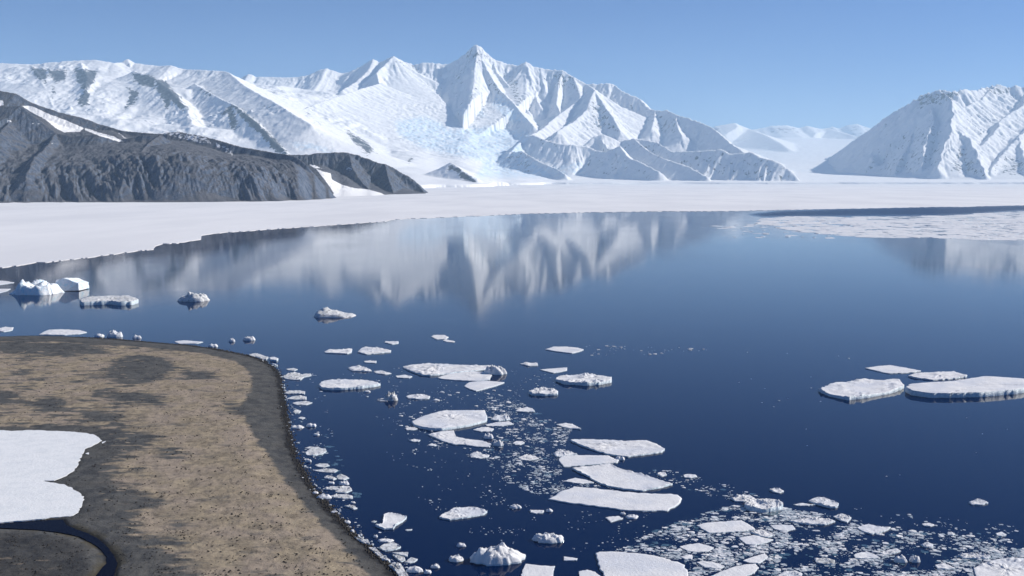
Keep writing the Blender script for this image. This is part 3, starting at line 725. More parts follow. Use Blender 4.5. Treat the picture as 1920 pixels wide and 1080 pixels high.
    XX = X + 7 * fbm(X / 45, Y / 45, 3, 541); YY = Y + 7 * fbm(X / 45, Y / 45, 3, 547)
    rd = [(dict(a=.75, b=.5, d0=150, flute=22, wl=60), [(520, 291, 6.9), (560, 291, 6.9), (600, 287, 6.9), (648, 286, 6.9), (668, 290, 6.9), (700, 303, 6.8), (722, 308, 6.75), (750, 322, 6.7), (772, 335, 6.65), (786, 350, 6.6), (799, 363, 6.5)]),
          (dict(a=.8, b=.6, d0=100, flute=18, wl=50), [(655, 288, 6.9), (660, 315, 6.5), (680, 345, 6.2), (700, 362, 5.95)]),
          (dict(a=.8, b=.6, d0=100, flute=18, wl=50), [(722, 308, 6.75), (728, 335, 6.4), (738, 362, 6.1)])]
    for i, (kw, pts) in enumerate(rd):
        Z = smax(Z, ridge(XX, YY, pts, seed=1100 + 13 * i, fl_len=220, jag=3, **kw), 8.0)
    gul, slope = gullies(X, Y, Z, X[0] / Y[0], 18.0, 120.0, 561)
    Z = Z + sstep(5, 50, Z) * (1.0 + 7.0 * sstep(.3, .8, slope)) * gul
    Z = Z + sstep(5, 60, Z) * (6 * ridged(X / 40, Y / 70, 4, 571) + 8 * fbm(X / 110, Y / 140, 3, 575))
    Z = np.where(Z > -3, Z, -12.0)
    U, V = proj(X, Y, Z)
    snow = poly_mask(U, V, [(1.0, [(592, 316), (607, 322), (620, 325), (622, 336), (640, 346), (665, 353), (690, 355), (715, 362), (725, 367), (620, 372), (626, 362), (615, 345), (600, 326)]),
                            (.75, [(576, 307), (590, 309), (606, 316), (590, 316)]), (.5, [(645, 310), (662, 312), (660, 322), (648, 320)]), (.9, [(798, 362), (815, 360), (815, 370), (800, 368)])], 2.5)
    np_mesh('dark_headland', np.stack([X, Y, Z], -1).reshape(-1, 3), grid_faces(*X.shape, keep=(Z > -11.9)), M_HEAD, dict(snow=snow),
            kind='structure', label='farther low dark headland with a tongue of snow at its foot', cat='headland')
build_headlands()

# ------------------------------------------------------------------ sea, fast ice
def build_sea():
    # graded sheet: fine enough near the camera to carry the wind-ruffled patches
    vs = np.concatenate([np.linspace(345, 480, 136), np.linspace(483, 1500, 160)])
    ys = np.array([pix(960, v)[1] for v in vs])
    ys = np.concatenate([[62000, 30000], ys, [-3000]])
    us = np.linspace(-900, 2820, 220)
    a = (us - 960) / (FP * CT)
    Yg = np.repeat(ys[:, None], len(us), 1)
    Xg = a[None, :] * np.maximum(Yg, 150) 
    Xg[0] *= 1.2; Xg[-1] *= 40
    U, V = proj(Xg, np.maximum(Yg, 1), 0 * Xg)
    wind = poly_mask(U, V, [(1.0, [(1400, 402), (1460, 395), (1600, 390), (1800, 386), (2200, 380), (2200, 396), (1900, 396), (1800, 404), (1600, 406), (1430, 407)]),
                            (.35, [(1780, 448), (1920, 449), (2200, 455), (2200, 462), (1900, 462)]), (.25, [(1450, 410), (2200, 400), (2200, 440), (1500, 440)])], 5)
    wind = np.maximum(wind, .30 * poly_mask(U, V, [(1, [(760, 602), (850, 596), (910, 600), (850, 606)]), (1, [(830, 607), (880, 606), (870, 612)]), (.7, [(1130, 604), (1165, 606), (1150, 609)]), (.6, [(120, 540), (480, 545), (560, 575), (200, 580)])], 4))
    np_mesh('sea_water', np.stack([Xg, Yg, 0 * Xg], -1).reshape(-1, 3), grid_faces(*Xg.shape), M_WATER, dict(wind=wind), kind='structure',
            label='calm dark blue sea mirroring the snowy mountains', cat='water')
    edge = [(-700, 560), (-300, 530), (-100, 508), (0, 501), (35, 497), (60, 493), (85, 491), (110, 489), (160, 483), (213, 476), (250, 471), (288, 467), (288.5, 464), (292, 461), (305, 457), (335, 455), (336, 454), (360, 451), (377, 448), (377.5, 441), (380, 440), (420, 436), (500, 430), (560, 426), (600, 423.5), (660, 419), (700, 416.5), (722, 415), (733, 411.5), (800, 408.5), (870, 405.5), (930, 403), (980, 400.5), (1050, 399), (1100, 398), (1180, 397), (1250, 396), (1350, 396), (1435, 394), (1520, 392.5), (1600, 391), (1680, 389.5), (1750, 388), (1800, 388), (1840, 386.5), (1920, 385), (2100, 382), (2600, 377), (3400, 372)]
    P = []
    for i in range(len(edge) - 1):
        (u0, v0), (u1, v1) = edge[i], edge[i + 1]
        n = max(2, int(abs(u1 - u0) / 4))
        for k in range(n):
            t = k / n
            u, v = u0 + (u1 - u0) * t, v0 + (v1 - v0) * t
            j = float(gnoise(u / 9, 3.3, 5)) + .8 * float(gnoise(u / 27, 8.3, 6))
            P.append(pix(u, v + j * .55 * (v - 333) / 90, 0.6))
    P.append(pix(*edge[-1], 0.6))
    n = len(P)
    top = [P[0]] + P
    Wv = [(p[0], p[1], .6) for p in P]
    # far side row straight behind each edge point
    far = [((p[0] / p[1]) * 21000, 21000, .6) for p in P]
    rows = [[(p[0], p[1] + .0, -.5) for p in P], Wv]
    for f in (.004, .02, .06, .15, .35, .65, 1.0):
        rows.append([(w[0] + (q[0] - w[0]) * f, w[1] + (q[1] - w[1]) * f, .6) for w, q in zip(Wv, far)])
    V_ = np.array(rows).reshape(-1, 3)
    q = grid_faces(len(rows), n)
    np_mesh('fast_ice', V_, q, M_FAST, kind='structure', smooth=False, label='flat snow-covered sea ice reaching to the foot of the mountains', cat='sea ice')
build_sea()
# ------------------------------------------------------------------ the gravel spit in the foreground
SHORE = [(-900, 648), (-400, 640), (-60, 633), (0, 631), (60, 629), (110, 630), (150, 632), (215, 636), (300, 643), (360, 648), (405, 654), (440, 661), (470, 667), (492, 674), (514, 686), (524, 697), (529, 712), (532, 730), (537, 760), (541, 785), (546, 810), (553, 840), (562, 864), (572, 884), (588, 912), (606, 934), (625, 956), (648, 981), (668, 1003), (690, 1021), (706, 1038), (728, 1056), (750, 1078), (790, 1122), (850, 1200), (900, 1300), (-1300, 1300), (-1300, 660)]
TAN = [(-1300, 655), (-400, 648), (0, 640), (120, 641), (260, 650), (380, 662), (440, 676), (466, 694), (474, 716), (468, 735), (456, 752), (455, 775), (466, 800), (484, 826), (504, 852), (522, 880), (546, 912), (574, 948), (604, 978), (640, 1014), (672, 1050), (704, 1090), (760, 1160), (800, 1300), (-1300, 1300)]
def wpoly(p, z): return [pix(u, v, z)[:2] for u, v in p]
W_SHORE = wpoly(SHORE, 0.0)
SNOWP = [(-560, 812), (-420, 800), (-260, 798), (-120, 803), (0, 806), (20, 808), (60, 806), (130, 809), (160, 812), (180, 816), (190, 826), (184, 831), (172, 836), (158, 842), (156, 850), (150, 860), (146, 873), (132, 887), (115, 896), (100, 901), (78, 902), (100, 905), (120, 908), (140, 918), (155, 927), (157, 934), (152, 948), (146, 960), (130, 968), (95, 971), (60, 974), (0, 979), (-120, 986), (-260, 990), (-430, 975), (-560, 930)]
STREAM = [(-560, 996), (-260, 1000), (-60, 988), (0, 981), (60, 976), (118, 974), (126, 985), (140, 991), (165, 1000), (187, 1012), (202, 1026), (213, 1042), (220, 1056), (216, 1070), (212, 1120), (180, 1120), (180, 1080), (190, 1066), (200, 1056), (200, 1044), (190, 1031), (172, 1018), (145, 1005), (110, 998), (70, 993), (0, 990), (-60, 996), (-260, 1010), (-560, 1010)]
Z_FLAT = 1.0

def ground_z(X, Y):
    ds = sdist(X, Y, W_SHORE)
    ds = ds + 1.9 * fbm(X / 10, Y / 10, 4, 31, .6)
    Z = np.interp(ds, [-18, -4, 0, 8, 18, 32], [-3, -.5, 0.0, .75, 1.5, 1.5])
    flat = np.clip(np.maximum(sstep(-10, 2, sdist(X, Y, W_SNOW)), sstep(-5, 1, sdist(X, Y, W_STREAM))), 0, 1)
    amp = sstep(4, 16, ds) * (1 - flat)
    mound = fbm(X / 20, Y / 8, 5, 61, .55)
    Z = Z + amp * (.45 * mound + .30 * fbm(X / 4, Y / 3, 3, 63))
    Z = Z * (1 - flat) + flat * np.minimum(Z, Z_FLAT)
    return Z, ds, mound, flat
W_SNOW = wpoly(SNOWP, Z_FLAT + .25); W_STREAM = wpoly(STREAM, Z_FLAT); W_TAN = wpoly(TAN, 1.5)

def build_spit():
    vs = np.concatenate([np.linspace(612, 800, 190), np.linspace(801.3, 1240, 300)])
    ys = np.array([pix(960, v)[1] for v in vs])
    us = np.linspace(-700, 860, 610)
    Y = np.repeat(ys[:, None], len(us), 1)
    dvs = 540 - vs
    X = ((us - 960)[None, :] / (FP * CT + dvs[:, None] * ST)) * Y
    Z, ds, mound, flat = ground_z(X, Y)
    streamd = sdist(X, Y, W_STREAM)
    Z = Z - .5 * sstep(-1.5, 1.0, streamd)
    finger = 8 * fbm(X / 26, Y / 3.6, 4, 71, .6) + 3 * fbm(X / 7, Y / 4, 3, 73)
    tan = sstep(-1.8, 1.8, sdist(X, Y, W_TAN) + .3 * finger)
    dark = [[(190, 704), (205, 676), (262, 664), (318, 674), (335, 692), (310, 712), (250, 724), (215, 722)], [(168, 732), (240, 738), (312, 744), (300, 760), (222, 757)],
            [(-100, 640), (60, 641), (180, 646), (200, 664), (90, 668), (-100, 660)], [(-100, 724), (40, 738), (60, 758), (-100, 756)], [(60, 748), (120, 750), (130, 772), (70, 774)],
            [(150, 772), (215, 776), (235, 790), (160, 792)], [(-200, 796), (60, 798), (150, 796), (225, 802), (300, 822), (262, 848), (226, 860), (215, 880), (208, 905), (262, 918), (300, 946), (240, 972), (252, 996), (330, 1024), (372, 1078), (400, 1200), (-300, 1200), (-300, 800)],
            [(296, 838), (334, 838), (330, 858), (300, 856)], [(335, 690), (400, 700), (410, 712), (340, 712)], [(420, 756), (470, 762), (470, 778), (420, 772)], [(320, 984), (345, 972), (330, 990)], [(255, 880), (275, 878), (268, 895)]]
    dk = np.full(X.shape, -99.0)
    for p in dark:
        dk = np.maximum(dk, sdist(X, Y, wpoly(p, 1.3)))
    dkm = .93 * sstep(-5, 5, dk - finger * 1.5)
    sp = sstep(.05, .65, -mound + .35 * fbm(X / 40, Y / 30, 2, 77)) * .9
    streak = fbm(X / 15, Y / 4.6, 4, 91, .55) + .35 * fbm(X / 70, Y / 50, 2, 95)
    sp = np.maximum(sp, .92 * sstep(.10, .38, streak) * sstep(10, 40, -(X - Y * -.31)))
    sp = np.maximum(sp, .7 * sstep(.34, .56, streak))
    tan = tan * (1 - dkm) * (1 - sp)
    tan = np.maximum(tan, .75 * sstep(3.0, 5.5, finger) * sstep(-2, 4, dk) * sstep(3, 12, -sdist(X, Y, W_STREAM)) * (X > np.array(pix(180, 900, 1)[0])))
    wet = np.maximum(sstep(5.0, 1.2, ds + 1.5 * fbm(X / 3, Y / 3, 3, 87)), sstep(-2.2, .3, streamd)) * .95
    wet = np.maximum(wet, .42 * sstep(12, 3, ds))
    wet = np.maximum(wet, .52 * sstep(-3, 4, sdist(X, Y, wpoly([(-300, 1006), (60, 998), (140, 1012), (180, 1034), (188, 1060), (160, 1240), (-300, 1240)], 1.0)) + finger * .5))
    wet = np.maximum(wet, .6 * sstep(-3.0, 0.2, sdist(X, Y, W_SNOW)))
    algae = sstep(-4.5, -.5, streamd) * sstep(.1, .5, fbm(X / 9, Y / 9, 3, 83) + .35)
    lens = sstep(.20, .38, fbm(X / 8, Y / 2.4, 3, 97)) * sstep(-.25, .25, fbm(X / 40, Y / 30, 2, 99))
    tan = np.maximum(tan, .8 * lens * sstep(-2, 6, sdist(X, Y, W_TAN)) * sstep(4, 10, -sdist(X, Y, W_STREAM)) * sstep(1, 6, -sdist(X, Y, W_SNOW)))
    np_mesh('gravel_spit', np.stack([X, Y, Z], -1).reshape(-1, 3), grid_faces(*X.shape, keep=(Z > -2.4)), M_GROUND, dict(tan=tan, wet=wet, algae=algae),
            kind='structure', label='low gravel spit with tan mounds and dark wet hollows', cat='ground')
    # snow patch: a thin slab with a melted edge
    def slab(name, poly, z, th, mat, jit, label, cat, seed):
        P = wpoly(poly, z + th)
        out = []
        for i in range(len(P)):
            a, b = P[i], P[(i + 1) % len(P)]
            L = math.hypot(b[0] - a[0], b[1] - a[1]); n = max(1, int(L / 1.1))
            for k in range(n):
                t = k / n; x, y = a[0] + (b[0] - a[0]) * t, a[1] + (b[1] - a[1]) * t
                out.append((x + jit * float(fbm(x / 2.6, y / 2.6, 3, seed, .6)) * 1.3, y + jit * float(fbm(x / 2.6, y / 2.6, 3, seed + 1, .6)) * 1.3))
        bm = bmesh.new()
        tv = [bm.verts.new((x, y, z + th)) for x, y in out]
        bm.faces.new(tv)
        bv = [bm.verts.new((x, y, z - .6)) for x, y in out]
        n = len(out)
        for i in range(n):
            bm.faces.new((tv[i], bv[i], bv[(i + 1) % n], tv[(i + 1) % n]))
        bmesh.ops.triangulate(bm, faces=[f for f in bm.faces if len(f.verts) > 4])
        bmesh.ops.recalc_face_normals(bm, faces=bm.faces)
        me = bpy.data.meshes.new(name); bm.to_mesh(me); bm.free()
        me.materials.append(mat)
        o = bpy.data.objects.new(name, me); COL.objects.link(o)
        tag(o, label, cat, None, 'structure')
        return o
    slab('snow_patch', SNOWP, Z_FLAT, .20, M_PATCH, .9, 'large melting snow patch with a ragged edge on the dark gravel', 'snow', 5)
    slab('snow_patch', [(191, 829), (200, 826), (214, 828), (215, 831), (204, 833), (192, 832)], Z_FLAT, .12, M_PATCH, .15, 'small oval snow remnant beside the big snow patch', 'snow', 6)
    slab('snow_patch', [(160, 850), (176, 845), (193, 846), (195, 848), (180, 851), (168, 853)], Z_FLAT, .12, M_PATCH, .15, 'thin snow sliver just off the ragged snow edge', 'snow', 7)
    slab('meltwater_stream', STREAM, Z_FLAT - .55, .42, M_POOL, .3, 'dark meltwater pool and stream curving below the snow patch', 'stream', 8)
build_spit()

# ------------------------------------------------------------------ floating ice
FLOE_PX = []            # outlines already taken, in photograph pixels, for keeping the brash off them
def resample(P, step, jit, seed, closed=True):
    out = []
    for i in range(len(P)):
        a, b = P[i], P[(i + 1) % len(P)]
        L = math.hypot(b[0] - a[0], b[1] - a[1]); n = max(1, int(round(L / step)))
        for k in range(n):
            t = k / n
            x, y = a[0] + (b[0] - a[0]) * t, a[1] + (b[1] - a[1]) * t
            out.append((x, y))
    o = np.array(out)
    s = step * 2.6
    jx = jit * (gnoise(o[:, 0] / s, o[:, 1] / s, seed) + .6 * gnoise(o[:, 0] / s * 2.3, o[:, 1] / s * 2.3, seed + 2))
    jy = jit * (gnoise(o[:, 0] / s, o[:, 1] / s, seed + 1) + .6 * gnoise(o[:, 0] / s * 2.3, o[:, 1] / s * 2.3, seed + 3))
    return o + np.stack([jx, jy], -1)

def ice_mesh(outline, t, hfun, rings, mats, name, label, cat, group=None, flare=0.0):
    """closed lump: outline (n,2) at the water, side wall of height t, top given by hfun(x, y, r)"""
    o = np.asarray(outline, float)
    x, y = o[:, 0], o[:, 1]
    x1, y1 = np.roll(x, -1), np.roll(y, -1)
    cr = x * y1 - x1 * y
    A = cr.sum() / 2
    c = np.array([((x + x1) * cr).sum(), ((y + y1) * cr).sum()]) / (6 * A) if abs(A) > 1e-6 else o.mean(0)
    if A < 0: o = o[::-1]
    n = len(o)
    rel = o - c
    V = [np.column_stack([rel * (1.0 + flare), np.full(n, -.35)])]
    for r in rings:
        p = rel * r
        z = t + hfun(p[:, 0] + c[0], p[:, 1] + c[1], np.full(n, r))
        V.append(np.column_stack([p, z]))
    zc = t + float(hfun(np.array([c[0]]), np.array([c[1]]), np.array([0.0]))[0])
    V = np.vstack(V + [np.array([[0, 0, zc]])])
    m = len(rings) + 1
    i = np.arange(n); j = (i + 1) % n
    li, st, mi, k = [], [], [], 0
    for r in range(m - 1):
        q = np.stack([r * n + i, r * n + j, (r + 1) * n + j, (r + 1) * n + i], -1)
        li.append(q.ravel()); st.append(k + 4 * np.arange(n)); k += 4 * n
        mi.append(np.full(n, 1 if r == 0 else 0))
    q = np.stack([(m - 1) * n + i, (m - 1) * n + j, np.full(n, m * n)], -1)
    li.append(q.ravel()); st.append(k + 3 * np.arange(n)); mi.append(np.zeros(n, int))
    ob = np_mesh(name, V, None, mats, matidx=np.concatenate(mi), loops=(np.concatenate(li), np.concatenate(st)), cat=cat, label=label, group=group)
    ob.location = (c[0], c[1], 0)
    return ob

_seed = [1000]
def F(label, pts, t=.45, rough=.10, rim=0.0, name='ice_floe', mats=None, jit=1.0, group=None, foot=None):
    """a floe traced by the outline of its top"""
    _seed[0] += 7; s = _seed[0]
    if t < .85: t *= .52; rough *= .85
    if group: rough *= .62; rim *= .7
    FLOE_PX.append(pts)
    W = [pix(u, v, t)[:2] for u, v in pts]
    xs = [p[0] for p in W]; ys = [p[1] for p in W]
    size = math.sqrt(max(1e-3, (max(xs) - min(xs)) * (max(ys) - min(ys))))
    d = sum(ys) / len(ys)
    per = sum(math.hypot(W[i][0] - W[i - 1][0], W[i][1] - W[i - 1][1]) for i in range(len(W)))
    step = max(per / (150 if rough + rim > .2 else 100), d * .0009)
    o = resample(W, step, step * .55 * jit, s)
    sc = min(max(size / 9, .7), 4.5)
    def hf(x, y, r):
        e = np.clip((1 - r) * 8, 0, 1)
        patch = np.clip(.55 + 1.1 * gnoise(x / (sc * 3), y / (sc * 3), s + 3), .08, 1.5) if rough > .2 else 1.0
        h = rough * patch * (1.15 * cells(x / (sc * .55), y / (sc * .55), s) + .4 * np.clip(ridged(x / sc, y / sc, 3, s), 0, None)) * (.45 + .55 * e) if rough > .2 else rough * (.5 + gnoise(x / (sc * 2), y / (sc * 2), s) + .35 * gnoise(x / sc * 2, y / sc * 2, s + 3))
        h = h + rim * np.exp(-((1 - r) / .10) ** 2) * (.25 + 1.1 * cells(x / (sc * .5), y / (sc * .5), s + 9)) * np.clip(.7 + gnoise(x / (sc * 3), y / (sc * 3), s + 5), 0, 1.2)
        return h + .10 * e * t
    rings = [1.0, .98, .955, .925, .89, .85, .81, .765, .72, .67, .62, .56, .5, .44, .38, .31, .24, .17, .09] if rough + rim > .15 else [1.0, .97, .92, .8, .6, .4, .2]
    ob = ice_mesh(o, t, hf, rings, mats or ([M_DIRTY, M_SIDE] if group else [M_TOP, M_SIDE]), name, label, 'ice floe' if name == 'ice_floe' else 'ice chunk', group)
    if foot: add_foot(ob, foot)
    return ob

def add_foot(ob, grow):
    """the drowned ledge of ice that shows pale blue-green round a floe, as a part of it"""
    me = ob.data; n = 0
    co = np.array([v.co[:] for v in me.vertices])
    ring = co[np.isclose(co[:, 2], -.35)][:, :2]
    n = len(ring)
    a = np.linspace(0, 2 * math.pi, n, endpoint=False)
    k = 1.0 + grow * (.5 + .6 * np.abs(gnoise(np.cos(a) * 2 + ob.location.x, np.sin(a) * 2 + ob.location.y, 3)))
    out = ring * k[:, None]
    V = np.vstack([np.column_stack([out, np.full(n, -.2)]), np.column_stack([out * .98, np.full(n, .02)]), [[0, 0, .03]]])
    i = np.arange(n); j = (i + 1) % n
    li = np.concatenate([np.stack([i, j, n + j, n + i], -1).ravel(), np.stack([n + i, n + j, np.full(n, 2 * n)], -1).ravel()])
    st = np.concatenate([4 * i, 4 * n + 3 * i])
    f = np_mesh('ice_foot', V, None, M_FOOT, loops=(li, st), label='pale blue-green drowned ledge of the ice')
    f.parent = ob

def B(label, u, v, w, h, rug=.5, top=.5, name='ice_chunk', mats=None, group=None, foot=None, peaks=None, cat='ice chunk', res=1):
    """a lump: centre u, waterline row v at its front, w wide and h tall in photograph pixels"""
    _seed[0] += 7; s = _seed[0]
    if group and group.startswith('ice pieces'): h *= .75; rug *= .8
    x0, y0, _ = pix(u, v)
    d = y0; mpp = math.hypot(d, H) / FP
    sinE = H / math.hypot(d, H)
    W = w * mpp
    dep = min(.62 * W, .75 * h * mpp / sinE)
    hgt = max(h * mpp - .72 * dep * sinE, .3 * h * mpp)
    FLOE_PX.append([(u - w / 2, v), (u - w / 2, v - h * .5), (u, v - h), (u + w / 2, v - h * .5), (u + w / 2, v)])
    n = int((32 if w > 14 else 14) * res)
    a = np.linspace(0, 2 * math.pi, n, endpoint=False)
    rr = 1 + .42 * fbm(np.cos(a) * 1.5 + s, np.sin(a) * 1.5, 4, s, .6)
    ex = np.sign(np.cos(a)) * np.abs(np.cos(a)) ** .8; ey = np.sign(np.sin(a)) * np.abs(np.sin(a)) ** .8
    cy = y0 + dep / 2
    o = np.column_stack([x0 + W / 2 * rr * ex, cy + dep / 2 * rr * ey])
    sc = max(W / 5, .25)
    def hf(x, y, r):
        dome = (1 - r ** 2.4) * (1 - top) + top * np.clip((1 - r) * 7, 0, 1)
        wall = np.clip((1 - r) * 4.5, 0, 1)
        f = .40 + .30 * rug * (1 - wall) + wall * rug * (.75 * cells(x / (sc * .9), y / (sc * .9), s) + .35 * cells(x / (sc * .4), y / (sc * .4), s + 8)) + .30 * gnoise(x / (sc * 1.7), y / (sc * 1.7), s + 4) + .12 * ridged(x / sc * 1.6, y / sc * 1.6, 3, s)
        if peaks is not None:
            f = f * np.interp((x - x0) / W, [p[0] for p in peaks], [p[1] for p in peaks])
        return np.clip(hgt * dome * f * 1.1, 0, None)
    rings = ([1.0, .96, .9, .82, .73, .63, .52, .4, .28, .15] if res == 1 else [1.0, .975, .94, .9, .86, .81, .76, .7, .63, .56, .48, .4, .32, .24, .16, .08]) if w > 14 else [1.0, .92, .78, .6, .4, .2]
    ob = ice_mesh(o, min(.14 * hgt, .4), hf, rings, mats or [M_TOP, M_SIDE], name, label, cat, group)
    if foot: add_foot(ob, foot)
    return ob

# --- far left: the blue-white iceberg and its neighbours
berg = B('blue-white craggy iceberg with a tilted block at one end, near the fast ice edge', 56, 553.5, 92, 33, rug=.34, top=.75, name='iceberg', mats=[M_BERG, M_BERG], cat='iceberg', res=3,
         peaks=[(-.5, .25), (-.42, .4), (-.3, .9), (-.2, 1.1), (-.05, 1.0), (.12, .98), (.22, .8), (.3, 1.12), (.36, .95), (.42, .75), (.5, .45)])
def berg_block():
    # a tilted slab of ice: outline as seen from the front, given real thickness
    prof = [(103, 545), (122, 543), (146.5, 542.5), (146.5, 530), (134, 527), (124, 522), (116, 521), (110, 523.5), (102.5, 524), (102.5, 536)]
    x0, y0, _ = pix(124, 546)
    mpp = math.hypot(y0, H) / FP
    bm = bmesh.new()
    lay = []
    for dy, k, sh in ((0, 1.0, 0), (9, .96, 1.5), (20, .86, 3.0)):
        lay.append([bm.verts.new(((u - 124) * mpp * k + sh + (0 if dy else .8 * math.sin(u)), dy + (2.2 if v < 530 else 0) + .4 * math.cos(u * 2), max((545 - v) * mpp * k, -.5) - (0.6 if v > 540 else 0))) for u, v in prof])
    n = len(prof)
    for a, b in zip(lay[:-1], lay[1:]):
        for i in range(n):
            bm.faces.new((a[i], a[(i + 1) % n], b[(i + 1) % n], b[i]))
    bm.faces.new(lay[0][::-1]); bm.faces.new(lay[-1])
    bmesh.ops.triangulate(bm, faces=[f for f in bm.faces if len(f.verts) > 4])
    bmesh.ops.recalc_face_normals(bm, faces=bm.faces)
    bmesh.ops.subdivide_edges(bm, edges=bm.edges[:], cuts=2, use_grid_fill=True)
    for v in bm.verts:
        v.co += Vector((float(gnoise(v.co.y * .3, v.co.z * .4, 3)), float(gnoise(v.co.x * .3, v.co.z * .4, 4)), .6 * float(gnoise(v.co.x * .3, v.co.y * .4, 5)))) * .55
    me = bpy.data.meshes.new('ice_block'); bm.to_mesh(me); bm.free(); me.materials.append(M_BERG)
    o = bpy.data.objects.new('ice_block', me); COL.objects.link(o)
    o.parent = berg; o.location = Vector((x0, y0, 0)) - berg.location
    o['label'] = 'flat-faced tilted white block of the iceberg'
berg_block()
F('thin grey-white plate floating behind the blue-white iceberg', [(-30, 528), (0, 526), (12, 527), (27, 530), (14, 532), (0, 534), (-30, 538)], .4)
F('narrow plate poking in beside the foot of the blue-white iceberg', [(-30, 541), (0, 541.5), (20, 541.5), (14, 545), (0, 549), (-30, 550)], .5)
F('long low berg with a rough upright front edge, nearest the blue-white iceberg', [(149, 563), (158, 559), (185, 557), (213, 555.5), (240, 556), (253, 558), (260, 562), (248, 566), (225, 567), (207, 565), (175, 566), (153, 567)], 2.6, .9, .5, mats=[M_DIRTY, M_SIDE])
B('low rounded craggy berg below the dark streaks of the reflection', 359, 566, 58, 17, .7, .35, mats=[M_DIRTY, M_DIRTY], res=2)
B('dirty grey humped berg with a long low tail, alone off the spit', 622, 596, 84, 17, .5, .5, mats=[M_DIRTY, M_TOP], res=2, peaks=[(-.5, .9), (-.4, 1.15), (-.1, 1.1), (.12, .8), (.25, .4), (.5, .3)])
F('small floe just off the far tip of the spit, beside the picture edge', [(0, 615), (10, 613), (25, 614), (23, 619), (8, 622), (-6, 620)], .5, .3)
F('long pale floe resting against the far shore of the spit', [(73, 627), (84, 621), (92, 618), (117, 617.5), (150, 619), (163, 623), (148, 626), (120, 628)], .5, .35)
B('small ice lump on the far shore right of the long pale floe', 184, 632, 19, 6, .6)
B('rough pile of ice on the far shore behind the dark gravel', 212, 633, 28, 11, .8)
B('little two-humped ice piece off the curve of the far shore', 255, 635, 17, 6, .6)
F('flat white floe touching the curving far shore', [(327, 640), (345, 638), (381, 641), (370, 644), (335, 644)], .4, .1)
B('small ice chip at the shore just past the flat white floe', 398, 651, 18, 6, .5)
B('tiny pointed ice chip alone off the curving shore', 434, 641, 11, 6, .6)
B('small rounded ice lump off the curving shore beside the pointed chip', 466, 639, 21, 8, .6)
F('low strip of shore ice along the corner of the beach', [(464, 665), (478, 662), (487, 664), (503, 670), (500, 675), (484, 671)], .5, .4, mats=[M_DIRTY, M_SIDE])
F('overhanging bright slab at the corner of the beach', [(505, 670), (514, 669), (522, 672), (519, 675), (507, 674)], .9, .1)

# --- middle of the bay
F('thin ragged floe, left one of a pair off the beach corner', [(608, 659), (617, 655), (640, 655.5), (660, 654), (659, 660), (652, 663), (630, 662), (610, 661)], .7, .5)
F('rough white floe, right one of a pair off the beach corner', [(671, 660), (677, 653), (684, 650.5), (705, 652), (733, 657), (732, 660), (710, 662), (687, 664)], .7, .6)
F('small bright floe above the pair of ragged floes', [(721, 642), (723, 640), (747, 640), (747, 643.5), (735, 645.5)], .5, .2)
F('small pointed floe, upper of two close together in mid bay', [(809, 631), (813, 628), (833, 628), (841, 632), (837, 635), (818, 636)], .6, .25)
F('sliver of floe just below the upper of two in mid bay', [(830, 638), (835, 636), (853, 640), (851, 642), (838, 641)], .4, .1)
F('thin doubled sliver under the pair of ragged floes', [(683, 677), (693, 676), (706, 677), (705, 680.5), (684, 679.5)], .4, .2)
F('hummocky ice strip trailing smaller pieces towards the big rubble floe', [(652, 690), (660, 687), (673, 686.5), (693, 692), (697, 696), (680, 696), (660, 695)], .6, .7)
F('ragged fragment strung behind the hummocky strip', [(700, 696), (715, 695), (734, 700), (722, 702), (706, 700)], .4, .5)
F('small flat fragment at the end of the trailing string', [(742, 705), (760, 703), (773, 706), (767, 709), (745, 708)], .4, .2)
F('long oval white floe pointed at one end, nearest the beach', [(598, 722), (602, 717), (610, 714), (633, 712), (660, 712), (690, 714), (706, 717), (713, 720), (700, 723), (673, 726), (645, 728), (620, 728.5), (604, 727)], .9, .5, .3)
F('wide rubble-covered floe, topmost of the cluster in mid bay', [(755, 688), (773, 684), (800, 683), (837, 683), (870, 685), (917, 687), (910, 692), (880, 696), (845, 700), (807, 704), (790, 703), (768, 695)], .8, 1.1, .3)
B('craggy ice lump at the right end of the rubble-covered floe', 928, 703, 42, 15, .8, .5, res=2)
F('pale flat floe tucked under the rubble-covered floe', [(820, 708), (838, 702), (853, 699), (887, 696), (905, 698), (922, 703), (918, 712), (895, 714), (860, 713), (827, 710)], .5, .25)
F('clean pentagonal floe, lowest of the cluster in mid bay', [(870, 724), (876, 719), (883, 716), (907, 714), (925, 715), (946, 717), (930, 723), (893, 733), (880, 729)], .6, .1)
B('dark-based craggy chunk with a low tongue, below the oval floe', 732, 752, 26, 14, .9, .4, mats=[M_DIRTY, M_DIRTY])
F('low dark-edged ledge beside the craggy chunk below the oval floe', [(706, 750), (716, 747), (728, 748), (726, 752), (712, 752)], .4, .3, mats=[M_DIRTY, M_DIRTY])
F('small hummocky floe right of the dark-based chunk', [(761, 743), (772, 740), (790, 739.5), (807, 743), (804, 747), (785, 748), (767, 747)], .6, .6)
B('bright nub of ice next to the small hummocky floe', 818, 752, 13, 4, .5)
B('bright nub of ice below the pointed end of the oval floe', 688, 736, 12, 4, .5)
F('small ragged floe left of the two floes by the debris line', [(976, 682), (985, 680), (1008, 681), (1008, 685), (990, 686)], .6, .5)
F('clean triangular floe below the debris line', [(1012, 693), (1027, 691.5), (1063, 689), (1063, 694), (1050, 697), (1037, 699)], .5, .1)
F('flat kite-shaped floe with a debris line trailing from it', [(1022, 655), (1037, 650), (1060, 650), (1083, 652), (1095, 655.5), (1085, 659), (1073, 662), (1045, 659)], .6, .12)
